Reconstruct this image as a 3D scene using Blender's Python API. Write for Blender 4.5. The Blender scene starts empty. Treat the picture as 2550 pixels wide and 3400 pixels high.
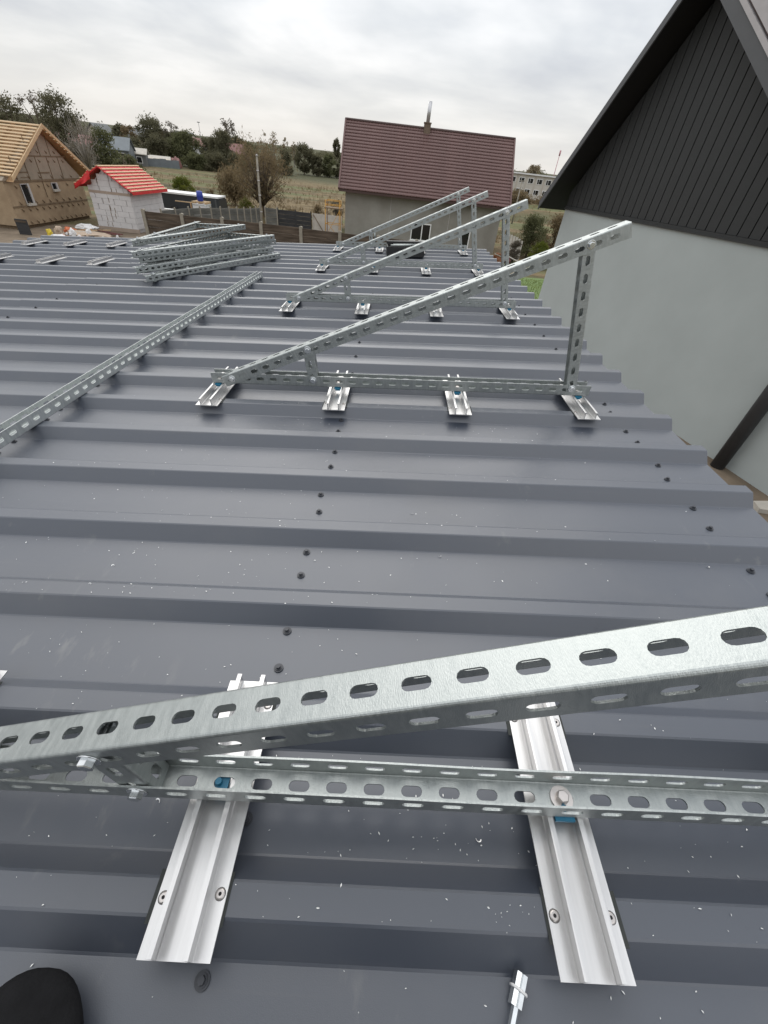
import bpy, bmesh, math, random
from mathutils import Vector, Matrix
from mathutils import noise as mnoise
rnd = random.Random(7)
S = bpy.context.scene
COL = S.collection
PI = math.pi

# ------------------------------------------------------------------ camera
cam_d = bpy.data.cameras.new('camera'); cam = bpy.data.objects.new('camera', cam_d); COL.objects.link(cam)
cam_d.sensor_fit = 'HORIZONTAL'; cam_d.sensor_width = 36.0; cam_d.lens = 19.1396
cam_d.clip_start = 0.01; cam_d.clip_end = 3000
CR, CDN, CF = Vector((0.99546, 0.03481, 0.088588)), Vector((0.090045, -0.646039, -0.757975)), Vector((0.030846, 0.76251, -0.64624))
m3 = Matrix((CR, -CDN, -CF)).transposed()
cam.matrix_world = Matrix.Translation(Vector((-0.0438, 0.006043, 0.660976))) @ m3.to_4x4()
S.camera = cam
S.render.resolution_x = 768; S.render.resolution_y = 1024
# ------------------------------------------------------------------ sky, sun, exposure
SUN_EL, SUN_AZ = math.radians(46), math.radians(-12)      # azimuth from +Y, clockwise seen from above
world = bpy.data.worlds.new('World'); S.world = world; world.use_nodes = True
wn, wl = world.node_tree.nodes, world.node_tree.links
wn.clear()
def wnode(t, **k):
    n = wn.new(t)
    for a, b in k.items(): setattr(n, a, b)
    return n
wo = wnode('ShaderNodeOutputWorld'); bgd = wnode('ShaderNodeBackground')
sky = wnode('ShaderNodeTexSky', sky_type='NISHITA'); sky.sun_disc = False
sky.sun_elevation = SUN_EL; sky.sun_rotation = SUN_AZ
tc = wnode('ShaderNodeTexCoord'); sep = wnode('ShaderNodeSeparateXYZ')
wl.new(tc.outputs['Generated'], sep.inputs[0])
def wmath(op, a, b=None):
    n = wnode('ShaderNodeMath', operation=op)
    for i, v in enumerate((a, b)):
        if v is None: continue
        if isinstance(v, (int, float)): n.inputs[i].default_value = v
        else: wl.new(v, n.inputs[i])
    return n.outputs[0]
zc = wmath('ADD', wmath('MAXIMUM', sep.outputs['Z'], 0.0), 0.16)
px_ = wmath('DIVIDE', sep.outputs['X'], zc); py_ = wmath('DIVIDE', sep.outputs['Y'], zc)
comb = wnode('ShaderNodeCombineXYZ'); wl.new(px_, comb.inputs[0]); wl.new(py_, comb.inputs[1])
n1 = wnode('ShaderNodeTexNoise'); n1.inputs['Scale'].default_value = 0.62; n1.inputs['Detail'].default_value = 5; n1.inputs['Roughness'].default_value = 0.5; n1.inputs['Distortion'].default_value = 0.5
n2 = wnode('ShaderNodeTexNoise'); n2.inputs['Scale'].default_value = 1.9; n2.inputs['Detail'].default_value = 4; n2.inputs['Roughness'].default_value = 0.5
wl.new(comb.outputs[0], n1.inputs['Vector']); wl.new(comb.outputs[0], n2.inputs['Vector'])
cm = wmath('ADD', wmath('MULTIPLY', n1.outputs['Fac'], 0.72), wmath('MULTIPLY', n2.outputs['Fac'], 0.28))
cr = wnode('ShaderNodeValToRGB'); wl.new(cm, cr.inputs[0])
e = cr.color_ramp.elements
e[0].position = 0.38; e[0].color = (0.46, 0.482, 0.52, 1)
e[1].position = 0.59; e[1].color = (0.78, 0.78, 0.782, 1)
x = e.new(0.48); x.color = (0.60, 0.615, 0.63, 1)
# thin warm light low over the horizon all round
hz = wnode('ShaderNodeMapRange'); hz.clamp = True
wl.new(sep.outputs['Z'], hz.inputs[0]); hz.inputs[1].default_value = 0.0; hz.inputs[2].default_value = 0.17; hz.inputs[3].default_value = 0.8; hz.inputs[4].default_value = 0.0
mx = wnode('ShaderNodeMix', data_type='RGBA'); wl.new(hz.outputs[0], mx.inputs[0]); wl.new(cr.outputs[0], mx.inputs[6]); mx.inputs[7].default_value = (0.715, 0.688, 0.652, 1)
# a little of the clear sky's light comes through the cloud
sk = wnode('ShaderNodeMix', data_type='RGBA', blend_type='ADD'); sk.inputs[0].default_value = 1.0
sc_ = wnode('ShaderNodeMix', data_type='RGBA', blend_type='MULTIPLY'); sc_.inputs[0].default_value = 1.0
wl.new(sky.outputs[0], sc_.inputs[6]); sc_.inputs[7].default_value = (0.006, 0.006, 0.006, 1)
wl.new(mx.outputs[2], sk.inputs[6]); wl.new(sc_.outputs[2], sk.inputs[7])
zen = wmath('MULTIPLY_ADD', wmath('MAXIMUM', sep.outputs['Z'], 0.0), 0.95); zen.node.inputs[2].default_value = 0.95
cie = wnode('ShaderNodeVectorMath', operation='SCALE'); wl.new(sk.outputs[2], cie.inputs[0]); wl.new(zen, cie.inputs['Scale'])
wl.new(cie.outputs[0], bgd.inputs['Color']); bgd.inputs['Strength'].default_value = 1.0
wl.new(bgd.outputs[0], wo.inputs['Surface'])
sd = bpy.data.lights.new('sun', 'SUN'); sd.energy = 1.3; sd.angle = math.radians(60); sd.color = (1, 0.96, 0.9)
sun = bpy.data.objects.new('sun', sd); COL.objects.link(sun)
sdir = Vector((math.sin(SUN_AZ) * math.cos(SUN_EL), math.cos(SUN_AZ) * math.cos(SUN_EL), math.sin(SUN_EL)))
sun.rotation_euler = sdir.to_track_quat('Z', 'Y').to_euler(); sun.location = (0, 0, 30)
S.view_settings.view_transform = 'Standard'; S.view_settings.look = 'None'
S.view_settings.exposure = 0.22; S.view_settings.gamma = 1.0; S.view_settings.use_curve_mapping = False
S.render.engine = 'CYCLES'

# ------------------------------------------------------------------ helpers
def tag(o, label=None, cat=None, group=None, kind=None):
    if label: o['label'] = label
    if cat: o['category'] = cat
    if group: o['group'] = group
    if kind: o['kind'] = kind
    return o
def empty(name, mat=None, loc=None, rz=0.0):
    o = bpy.data.objects.new(name, None); COL.objects.link(o); o.empty_display_size = 0.1
    if mat is not None: o.matrix_world = mat
    elif loc is not None: o.matrix_world = Matrix.Translation(Vector(loc)) @ Matrix.Rotation(rz, 4, 'Z')
    return o
def place(name, mesh, parent=None, mat=None):
    o = bpy.data.objects.new(name, mesh); COL.objects.link(o)
    if parent is not None: o.parent = parent
    if mat is not None: o.matrix_local = mat
    return o
class MB:
    def __init__(s): s.v = []; s.f = []; s.sm = []
    def quad(s, *p, smooth=False):
        b = len(s.v); s.v += [tuple(q) for q in p]; s.f.append(tuple(range(b, b + len(p)))); s.sm.append(smooth); return s
    def box(s, x0, x1, y0, y1, z0, z1, M=None):
        P = [Vector((x, y, z)) for z in (z0, z1) for y in (y0, y1) for x in (x0, x1)]
        if M is not None: P = [M @ p for p in P]
        b = len(s.v); s.v += [tuple(p) for p in P]
        for q in ((0, 2, 3, 1), (4, 5, 7, 6), (0, 1, 5, 4), (2, 6, 7, 3), (0, 4, 6, 2), (1, 3, 7, 5)):
            s.f.append(tuple(b + i for i in q)); s.sm.append(False)
        return s
    def tube(s, pts, rad, n=8, cap=True, smooth=True, ang=0.0):
        pts = [Vector(p) for p in pts]; rs = rad if isinstance(rad, (list, tuple)) else [rad] * len(pts)
        b = len(s.v); ref = None
        for i, p in enumerate(pts):
            t = (pts[min(i + 1, len(pts) - 1)] - pts[max(i - 1, 0)]).normalized()
            if ref is None:
                ref = Vector((0, 0, 1)) if abs(t.z) < 0.9 else Vector((1, 0, 0))
            u = t.cross(ref).normalized(); w = u.cross(t).normalized(); ref = w
            for k in range(n):
                a = 2 * PI * k / n + ang
                s.v.append(tuple(p + (u * math.cos(a) + w * math.sin(a)) * rs[i]))
        for i in range(len(pts) - 1):
            for k in range(n):
                a0 = b + i * n + k; a1 = b + i * n + (k + 1) % n
                s.f.append((a0, a0 + n, a1 + n, a1)); s.sm.append(smooth)
        if cap:
            s.f.append(tuple(b + k for k in range(n))); s.sm.append(False)
            e_ = b + (len(pts) - 1) * n
            s.f.append(tuple(e_ + k for k in reversed(range(n)))); s.sm.append(False)
        return s
    def prism(s, poly, z0, z1, axis='z', M=None):
        n = len(poly); b = len(s.v)
        for z in (z0, z1):
            for (a, c) in poly:
                p = Vector((a, c, z)) if axis == 'z' else (Vector((a, z, c)) if axis == 'y' else Vector((z, a, c)))
                if M is not None: p = M @ p
                s.v.append(tuple(p))
        s.f.append(tuple(b + i for i in reversed(range(n)))); s.sm.append(False)
        s.f.append(tuple(b + n + i for i in range(n))); s.sm.append(False)
        for i in range(n):
            j = (i + 1) % n
            s.f.append((b + i, b + j, b + n + j, b + n + i)); s.sm.append(False)
        return s
    def mesh(s, name, mat, fix=True):
        m = bpy.data.meshes.new(name); m.from_pydata(s.v, [], s.f)
        m.polygons.foreach_set('use_smooth', s.sm)
        if fix:
            bm = bmesh.new(); bm.from_mesh(m); bmesh.ops.recalc_face_normals(bm, faces=bm.faces); bm.to_mesh(m); bm.free()
        if mat: m.materials.append(mat)
        m.update(); return m
    def obj(s, name, mat, parent=None, fix=True): return place(name, s.mesh(name, mat, fix), parent)

# ------------------------------------------------------------------ materials
def material(name, base, rough=0.6, metal=0.0, var=0.12, scale=8.0, bump=0.0, bscale=60.0, spec=0.5, stretch=(1, 1, 1), c2=None, rvar=0.0, detail=4, coord='Object', sheen=0.0, ramp=None):
    m = bpy.data.materials.new(name); m.use_nodes = True
    nt = m.node_tree; N, L = nt.nodes, nt.links
    b = N['Principled BSDF']
    b.inputs['Roughness'].default_value = rough; b.inputs['Metallic'].default_value = metal
    b.inputs['Specular IOR Level'].default_value = spec
    t = N.new('ShaderNodeTexCoord'); mp = N.new('ShaderNodeMapping'); mp.inputs['Scale'].default_value = stretch
    L.new(t.outputs[coord], mp.inputs[0])
    nz = N.new('ShaderNodeTexNoise'); nz.inputs['Scale'].default_value = scale; nz.inputs['Detail'].default_value = detail; nz.inputs['Roughness'].default_value = 0.6
    L.new(mp.outputs[0], nz.inputs['Vector'])
    rp = N.new('ShaderNodeValToRGB'); L.new(nz.outputs['Fac'], rp.inputs[0])
    c = Vector(base); d = Vector(c2) if c2 else c * (1 + var)
    a = c * (1 - var) if not c2 else c
    rp.color_ramp.elements[0].position = 0.3; rp.color_ramp.elements[0].color = (*a, 1)
    rp.color_ramp.elements[1].position = 0.7; rp.color_ramp.elements[1].color = (*d, 1)
    if ramp:
        for pos, colr in ramp:
            e_ = rp.color_ramp.elements.new(pos); e_.color = (*colr, 1)
    L.new(rp.outputs[0], b.inputs['Base Color'])
    if rvar:
        mr = N.new('ShaderNodeMapRange'); L.new(nz.outputs['Fac'], mr.inputs[0])
        mr.inputs[1].default_value = 0.3; mr.inputs[2].default_value = 0.7; mr.inputs[3].default_value = rough - rvar; mr.inputs[4].default_value = rough + rvar
        L.new(mr.outputs[0], b.inputs['Roughness'])
    if bump:
        nb = N.new('ShaderNodeTexNoise'); nb.inputs['Scale'].default_value = bscale; nb.inputs['Detail'].default_value = 3
        L.new(mp.outputs[0], nb.inputs['Vector'])
        bp = N.new('ShaderNodeBump'); bp.inputs['Strength'].default_value = bump; bp.inputs['Distance'].default_value = 0.01
        L.new(nb.outputs['Fac'], bp.inputs['Height']); L.new(bp.outputs[0], b.inputs['Normal'])
    return m
MAT = {}
MAT['roof'] = material('graphite_roof_paint', (0.047, 0.056, 0.075), 0.42, 0, 0.05, 2.2, 0.05, 900, spec=0.75, rvar=0.05)
def roof_wear(m):
    N, L = m.node_tree.nodes, m.node_tree.links; b = N['Principled BSDF']; src = b.inputs['Base Color'].links[0].from_socket; rsrc = b.inputs['Roughness'].links[0].from_socket
    t = N.new('ShaderNodeTexCoord')
    def nz(scale, stretch, lo, hi, detail=5):
        mp = N.new('ShaderNodeMapping'); mp.inputs['Scale'].default_value = stretch; L.new(t.outputs['Object'], mp.inputs[0])
        n = N.new('ShaderNodeTexNoise'); n.inputs['Scale'].default_value = scale; n.inputs['Detail'].default_value = detail; n.inputs['Roughness'].default_value = 0.65; L.new(mp.outputs[0], n.inputs['Vector'])
        r = N.new('ShaderNodeMapRange'); r.inputs[1].default_value = lo; r.inputs[2].default_value = hi; L.new(n.outputs['Fac'], r.inputs[0]); return r.outputs[0]
    def mul(a, k):
        n = N.new('ShaderNodeMath'); n.operation = 'MULTIPLY'; L.new(a, n.inputs[0])
        if isinstance(k, float): n.inputs[1].default_value = k
        else: L.new(k, n.inputs[1])
        return n.outputs[0]
    dust = mul(nz(1.6, (1, 1, 1), .48, .74), 0.34); scuff = mul(mul(nz(26, (1, .35, 1), .60, .72), nz(1.1, (1, 1, 1), .5, .62)), 0.5); run = mul(nz(9, (.12, 3, 1), .62, .80), 0.22)
    cur = src
    for f_, c in ((dust, (0.135, 0.135, 0.135)), (run, (0.12, 0.115, 0.11)), (scuff, (0.17, 0.17, 0.165))):
        mx_ = N.new('ShaderNodeMix'); mx_.data_type = 'RGBA'; L.new(f_, mx_.inputs[0]); L.new(cur, mx_.inputs[6]); mx_.inputs[7].default_value = (*c, 1); cur = mx_.outputs[2]
    L.new(cur, b.inputs['Base Color'])
    ad = N.new('ShaderNodeMath'); ad.operation = 'MULTIPLY_ADD'; L.new(dust, ad.inputs[0]); ad.inputs[1].default_value = 0.5; L.new(rsrc, ad.inputs[2]); L.new(ad.outputs[0], b.inputs['Roughness'])
roof_wear(MAT['roof'])
_b = MAT['roof'].node_tree.nodes['Principled BSDF']; _b.inputs['Coat Weight'].default_value = 0.45; _b.inputs['Coat Roughness'].default_value = 0.36; _b.inputs['Coat IOR'].default_value = 1.5
MAT['galv'] = material('galvanised_steel', (0.34, 0.365, 0.36), 0.40, 0.87, 0.10, 60, 0.14, 420, c2=(0.45, 0.475, 0.465), rvar=0.07, stretch=(2.6, 0.6, 0.6))
MAT['galvlit'] = material('brightened_galvanised_steel', (0.50, 0.53, 0.525), 0.40, 0.8, 0.10, 60, 0.08, 420, c2=(0.64, 0.665, 0.655), rvar=0.06, stretch=(2.6, 0.6, 0.6))  # lighter copy of galv: the loose rail's bright reflections put into its colour
MAT['alu'] = material('mill_finish_aluminium', (0.54, 0.535, 0.53), 0.33, 0.8, 0.05, 34, 0.03, 200, stretch=(1, 0.05, 1), c2=(0.69, 0.685, 0.68), rvar=0.05)
MAT['zinc'] = material('zinc_plated_bolt', (0.68, 0.70, 0.71), 0.22, 0.95, 0.08, 90)
MAT['inox'] = material('stainless_bolt', (0.52, 0.49, 0.47), 0.33, 0.95, 0.06, 90)
MAT['blue'] = material('blue_plastic_nut', (0.02, 0.16, 0.27), 0.45, 0, 0.1, 60)
MAT['rubber'] = material('epdm_rubber', (0.028, 0.032, 0.030), 0.75, 0, 0.15, 60)
MAT['screw'] = material('painted_screw', (0.045, 0.048, 0.056), 0.45, 0.1, 0.1, 120)
MAT['dark'] = material('shadow_gap', (0.015, 0.015, 0.017), 0.8, 0, 0.1, 50)
MAT['swarf'] = material('aluminium_swarf', (0.86, 0.86, 0.84), 0.35, 0.6, 0.05, 60)
MAT['stucco'] = material('grey_stucco', (0.415, 0.452, 0.446), 0.9, 0, 0.05, 0.7, 0.35, 120, spec=0.2)
MAT['siding'] = material('anthracite_siding', (0.0225, 0.0245, 0.0255), 0.6, 0, 0.08, 3, 0.08, 200)
MAT['soffit'] = material('shaded_anthracite_soffit', (0.006, 0.006, 0.0065), 0.7, 0, 0.06, 6)  # near-black: shade under the roof overhang is put into this colour
MAT['fascia'] = material('grey_fascia', (0.075, 0.078, 0.083), 0.5, 0, 0.05, 5, 0.06, 200)
MAT['trimlight'] = material('pale_roof_trim', (0.42, 0.40, 0.40), 0.5, 0, 0.06, 5)
MAT['blackpipe'] = material('black_downpipe', (0.036, 0.037, 0.040), 0.5, 0, 0.1, 20)
MAT['soil'] = material('bare_soil', (0.17, 0.135, 0.10), 0.95, 0, 0.25, 1.5, 0.5, 18, spec=0.1)
MAT['tile'] = material('red_brown_metal_tile', (0.122, 0.066, 0.060), 0.55, 0, 0.12, 0.8, spec=0.4)
MAT['tiledark'] = material('dark_roof_trim', (0.065, 0.035, 0.03), 0.5, 0, 0.1, 5)
MAT['concrete'] = material('bare_concrete_wall', (0.24, 0.228, 0.20), 0.9, 0, 0.15, 0.7, 0.2, 30, c2=(0.33, 0.318, 0.285), spec=0.15)
MAT['brick'] = material('brown_chimney_brick', (0.15, 0.11, 0.08), 0.85, 0, 0.2, 9)
MAT['steelpipe'] = material('steel_flue', (0.55, 0.55, 0.56), 0.35, 0.6, 0.05, 6)
MAT['whiteframe'] = material('white_window_frame', (0.78, 0.78, 0.76), 0.4, 0, 0.03, 5)
MAT['glass'] = material('dark_window_glass', (0.012, 0.013, 0.014), 0.08, 0, 0.1, 2, spec=0.6)
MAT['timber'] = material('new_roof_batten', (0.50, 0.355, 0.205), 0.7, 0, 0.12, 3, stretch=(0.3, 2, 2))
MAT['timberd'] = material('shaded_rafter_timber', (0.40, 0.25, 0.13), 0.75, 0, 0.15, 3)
MAT['osb'] = material('tan_insulation_board', (0.29, 0.212, 0.138), 0.85, 0, 0.14, 2.2, 0.3, 40, c2=(0.39, 0.295, 0.195), spec=0.15)
MAT['osb2'] = material('pale_gable_board', (0.31, 0.262, 0.205), 0.85, 0, 0.12, 2.2, 0.3, 40, spec=0.15)
MAT['seam'] = material('board_joint_strip', (0.17, 0.118, 0.07), 0.85, 0, 0.2, 6)
MAT['redfilm'] = material('red_roof_membrane', (0.60, 0.028, 0.030), 0.5, 0, 0.10, 4)
MAT['aac'] = material('white_aerated_block', (0.60, 0.585, 0.58), 0.9, 0, 0.06, 3, 0.25, 40, spec=0.15)
MAT['mortar'] = material('grey_mortar', (0.45, 0.43, 0.42), 0.95, 0, 0.1, 8)
MAT['slab'] = material('concrete_slab', (0.36, 0.29, 0.235), 0.95, 0, 0.1, 3)
MAT['fencewood'] = material('weathered_brown_fence_panel', (0.05, 0.038, 0.028), 0.9, 0, 0.35, 2.2, 0.5, 14, stretch=(0.5, 1, 5), c2=(0.135, 0.105, 0.08), spec=0.2)
MAT['fencegrey'] = material('weathered_grey_fence_panel', (0.085, 0.085, 0.078), 0.9, 0, 0.3, 2.2, 0.4, 14, stretch=(0.5, 1, 3), c2=(0.18, 0.178, 0.16), spec=0.2)
MAT['fencepost'] = material('concrete_fence_post', (0.27, 0.245, 0.20), 0.9, 0, 0.15, 4)
MAT['blackwood'] = material('dark_stained_boards', (0.035, 0.035, 0.036), 0.85, 0, 0.3, 3, stretch=(0.5, 1, 4))
MAT['palewood'] = material('pale_board', (0.46, 0.43, 0.38), 0.8, 0, 0.12, 3)
MAT['yellow'] = material('yellow_scaffold_paint', (0.50, 0.26, 0.04), 0.5, 0, 0.15, 6)
MAT['rust'] = material('rusty_steel', (0.17, 0.07, 0.03), 0.8, 0.2, 0.3, 10)
MAT['trailer'] = material('dark_grey_vehicle_paint', (0.032, 0.036, 0.042), 0.35, 0, 0.1, 2)
MAT['tyre'] = material('tyre_rubber', (0.02, 0.02, 0.02), 0.8, 0, 0.1, 9)
MAT['bluebarrel'] = material('blue_barrel_plastic', (0.02, 0.045, 0.30), 0.4, 0, 0.1, 5)
MAT['whiteplastic'] = material('white_plastic', (0.70, 0.70, 0.70), 0.5, 0, 0.06, 4)
MAT['bark'] = material('tree_bark', (0.10, 0.075, 0.055), 0.9, 0, 0.25, 5)
MAT['barkpale'] = material('pale_branch_bark', (0.26, 0.235, 0.205), 0.9, 0, 0.2, 5)
MAT['schoolwall'] = material('pale_render_facade', (0.50, 0.475, 0.425), 0.85, 0, 0.06, 1.0)
MAT['cloth'] = material('black_trouser_cloth', (0.010, 0.010, 0.011), 0.9, 0, 0.2, 40, 0.2, 300, spec=0.15)
MAT['jacket'] = material('dark_jacket_cloth', (0.03, 0.034, 0.045), 0.9, 0, 0.2, 30)
MAT['skin'] = material('skin', (0.50, 0.33, 0.25), 0.55, 0, 0.05, 20)
MAT['hair'] = material('brown_hair', (0.05, 0.035, 0.025), 0.6, 0, 0.2, 60)
MAT['blackcase'] = material('black_tool_case', (0.014, 0.014, 0.015), 0.55, 0, 0.1, 20)
MAT['grasslawn'] = material('bright_lawn', (0.095, 0.155, 0.03), 0.8, 0, 0.25, 6)
def leafmat(name, c, c2):
    m = material(name, c, 0.75, 0, 0, 0.9, c2=c2, spec=0.2, coord='Object', detail=5)
    N, L = m.node_tree.nodes, m.node_tree.links; b = N['Principled BSDF']; tr = N.new('ShaderNodeBsdfTranslucent'); ad = N.new('ShaderNodeMixShader'); ad.inputs[0].default_value = 0.45
    L.new(b.inputs['Base Color'].links[0].from_socket, tr.inputs['Color']); L.new(b.outputs[0], ad.inputs[1]); L.new(tr.outputs[0], ad.inputs[2]); L.new(ad.outputs[0], N['Material Output'].inputs['Surface'])
    return m
MAT['leafdark'] = leafmat('dark_olive_leaves', (0.085, 0.082, 0.048), (0.165, 0.155, 0.095))
MAT['leafgreen'] = leafmat('green_leaves', (0.076, 0.082, 0.040), (0.155, 0.158, 0.078))
MAT['leafbrown'] = leafmat('brown_autumn_leaves', (0.13, 0.096, 0.052), (0.235, 0.18, 0.105))
MAT['leafpale'] = leafmat('pale_autumn_leaves', (0.20, 0.16, 0.10), (0.32, 0.27, 0.18))
MAT['leafgrey'] = leafmat('greyish_sparse_leaves', (0.10, 0.088, 0.066), (0.19, 0.165, 0.13))
MAT['leafyellow'] = leafmat('yellow_green_leaves', (0.075, 0.10, 0.015), (0.16, 0.17, 0.03))

# ------------------------------------------------------------------ roof frame of reference
RM = Matrix(((0.997812, 0.0, -0.066117), (0.000604, 0.999958, 0.009122), (0.066115, -0.009142, 0.99777))).to_4x4()                 # roof directions (X along the ribs, Y across, Z normal) to the world
def RT(x, y, z, rz=0.0): return RM @ Matrix.Translation((x, y, z)) @ Matrix.Rotation(rz, 4, 'Z')
PITCH, Y0, CREST, SLOPE, RH = 0.222, 0.499, 0.034, 0.030, 0.033
XL, XE, XLAP = -4.2, 1.012, -2.22
GZ = -3.5
# ------------------------------------------------------------------ terrain
def sstep(a, b, x):
    t = max(0.0, min(1.0, (x - a) / (b - a))); return t * t * (3 - 2 * t)
def gh(x, y):
    d = math.hypot(x, y); az = math.degrees(math.atan2(x, max(y, 1e-3)))
    h = GZ + 4.3 * sstep(108, 215, d) + 4.5 * sstep(230, 520, d)
    h += 1.6 * sstep(60, 88, d) * sstep(6, 14, az)
    if d > 30: h += 0.35 * mnoise.noise(Vector((x * 0.03, y * 0.03, 0.3))) * sstep(30, 70, d)
    return h
def build_ground():
    mb = MB(); rings = [0, 4, 8, 12, 16, 20, 25, 30, 36, 42, 50, 58, 66, 75, 85, 95, 105, 118, 130, 145, 160, 180, 205, 235, 270, 320, 380, 460, 560, 700]
    na = 120
    for r_ in rings:
        for k in range(na):
            a = 2 * PI * k / na; x, y = r_ * math.sin(a), r_ * math.cos(a)
            mb.v.append((x, y, gh(x, y)))
    for i in range(len(rings) - 1):
        for k in range(na):
            a, b = i * na + k, i * na + (k + 1) % na
            mb.f.append((a, b, b + na, a + na)); mb.sm.append(True)
    m = bpy.data.materials.new('field_ground'); m.use_nodes = True; N, L = m.node_tree.nodes, m.node_tree.links
    b = N['Principled BSDF']; b.inputs['Roughness'].default_value = 0.95; b.inputs['Specular IOR Level'].default_value = 0.1
    t = N.new('ShaderNodeTexCoord'); mp = N.new('ShaderNodeMapping'); mp.inputs['Scale'].default_value = (0.012, 0.075, 0.0); mp.inputs['Rotation'].default_value = (0, 0, 0.12)
    L.new(t.outputs['Object'], mp.inputs[0])
    nz = N.new('ShaderNodeTexNoise'); nz.inputs['Scale'].default_value = 1.6; nz.inputs['Detail'].default_value = 3; L.new(mp.outputs[0], nz.inputs['Vector'])
    fine = N.new('ShaderNodeTexNoise'); fine.inputs['Scale'].default_value = 0.9; fine.inputs['Detail'].default_value = 6; fine.inputs['Roughness'].default_value = 0.7; L.new(t.outputs['Object'], fine.inputs['Vector'])
    ad = N.new('ShaderNodeMath'); ad.operation = 'MULTIPLY_ADD'; L.new(fine.outputs['Fac'], ad.inputs[0]); ad.inputs[1].default_value = 0.22; L.new(nz.outputs['Fac'], ad.inputs[2])
    rp = N.new('ShaderNodeValToRGB'); L.new(ad.outputs[0], rp.inputs[0])
    el = rp.color_ramp.elements; el[0].position = 0.40; el[0].color = (0.075, 0.062, 0.040, 1); el[1].position = 0.80; el[1].color = (0.12, 0.115, 0.055, 1)
    for pos, c in ((0.50, (0.105, 0.105, 0.055)), (0.57, (0.125, 0.095, 0.055)), (0.63, (0.185, 0.142, 0.082)), (0.70, (0.115, 0.125, 0.062))):
        q = el.new(pos); q.color = (*c, 1)
    fx = N.new('ShaderNodeMix'); fx.data_type = 'RGBA'; fx.blend_type = 'OVERLAY'; fx.inputs[0].default_value = 0.6
    L.new(rp.outputs[0], fx.inputs[6]); L.new(fine.outputs['Fac'], fx.inputs[7]); 
    sx = N.new('ShaderNodeVectorMath'); sx.operation = 'LENGTH'; L.new(t.outputs['Object'], sx.inputs[0])
    mr = N.new('ShaderNodeMapRange'); mr.inputs[1].default_value = 100; mr.inputs[2].default_value = 118; L.new(sx.outputs['Value'], mr.inputs[0])
    hx = N.new('ShaderNodeMix'); hx.data_type = 'RGBA'; L.new(mr.outputs[0], hx.inputs[0]); L.new(fx.outputs[2], hx.inputs[6]); hx.inputs[7].default_value = (0.085, 0.085, 0.050, 1)
    L.new(hx.outputs[2], b.inputs['Base Color'])
    bp = N.new('ShaderNodeBump'); bp.inputs['Strength'].default_value = 0.6; bp.inputs['Distance'].default_value = 0.2; L.new(fine.outputs['Fac'], bp.inputs['Height']); L.new(bp.outputs[0], b.inputs['Normal'])
    tag(mb.obj('ground', m), kind='structure')
build_ground()
# building yard of bare soil around the garages
def sheet(name, poly, z, mat):
    mb = MB(); mb.quad(*[(x, y, z) for x, y in poly]); return tag(mb.obj(name, mat), kind='structure')
sheet('soil_yard', [(-24, -8), (14, -8), (14, 19.5), (5.5, 24), (-4, 34), (-20, 36), (-24, 30)], GZ + 0.004, MAT['soil'])
sheet('lawn', [(5.4, 15.4), (16, 14), (16, 28), (6.2, 26.2)], GZ + 0.008, MAT['grasslawn'])
def grass_blades():
    mb = MB()
    for i in range(9000):
        x, y = rnd.uniform(5.8, 11.5), rnd.uniform(16.5, 26)
        if x < 5.4 + (y - 15.4) * 0.08: continue
        a = rnd.uniform(0, PI); h = rnd.uniform(.05, .11); w = .008; dx, dy = math.cos(a) * w, math.sin(a) * w
        lx, ly = rnd.uniform(-.04, .04), rnd.uniform(-.04, .04)
        mb.quad((x - dx, y - dy, GZ + .008), (x + dx, y + dy, GZ + .008), (x + lx, y + ly, GZ + h))
    tag(mb.obj('grass', MAT['leafyellow'], fix=False), 'bright green grass of the lawn beside the grey house', 'grass', kind='stuff')
grass_blades()

# ------------------------------------------------------------------ garage with ribbed metal roof
garage = empty('garage', RT(0, 0, 0)); tag(garage, 'low garage with dark grey ribbed metal roof filling the foreground', 'garage')
def rib_profile(k0, k1, yend=None):
    pts = []; c = 0.0018; sl = math.hypot(SLOPE, RH); ux, uz = SLOPE / sl * c, RH / sl * c
    for k in range(k0, k1):
        y = Y0 + k * PITCH
        pts += [(y - SLOPE - c, -RH), (y - SLOPE + ux, -RH + uz), (y - ux, -uz), (y + c, 0), (y + CREST - c, 0), (y + CREST + ux, -uz), (y + CREST + SLOPE - ux, -RH + uz), (y + CREST + SLOPE + c, -RH)]
    if yend is None: pts.append((Y0 + k1 * PITCH - SLOPE - 0.0018, -RH))
    return pts
def roof_panel(k0, k1, xa, xb, dz, last=False):
    pr = rib_profile(k0, k1, 0 if last else None)
    if last: pr = pr[:-3]
    mb = MB(); nx = 10
    for i in range(nx + 1):
        x = xa + (xb - xa) * i / nx
        for (y, z) in pr: mb.v.append((x, y, z + dz + 0.0009 * mnoise.noise(Vector((x * 1.3, y * 2.1, 4.0)))))
    n = len(pr)
    for i in range(nx):
        for j in range(n - 1):
            mb.f.append((i * n + j, (i + 1) * n + j, (i + 1) * n + j + 1, i * n + j + 1)); mb.sm.append(False)
    # folded-down sheet thickness at the two cut ends
    for i, s_ in ((0, -1), (nx, 1)):
        for j in range(n - 1):
            a, b = Vector(mb.v[i * n + j]), Vector(mb.v[i * n + j + 1]); d = Vector((0, 0, -.0012))
            mb.quad(a, b, b + d, a + d)
    return mb.obj('roof_panel', MAT['roof'], garage)
ks = [(-9, -5), (-5, 0), (0, 5), (5, 10), (10, 15), (15, 20), (20, 24)]
for i, (a, b) in enumerate(ks):
    roof_panel(a, b, XLAP - 0.12, XE, 0.0, last=(b == 24))
    roof_panel(a, b, XL, XLAP, -0.0022, last=(b == 24))
mb = MB()
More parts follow.
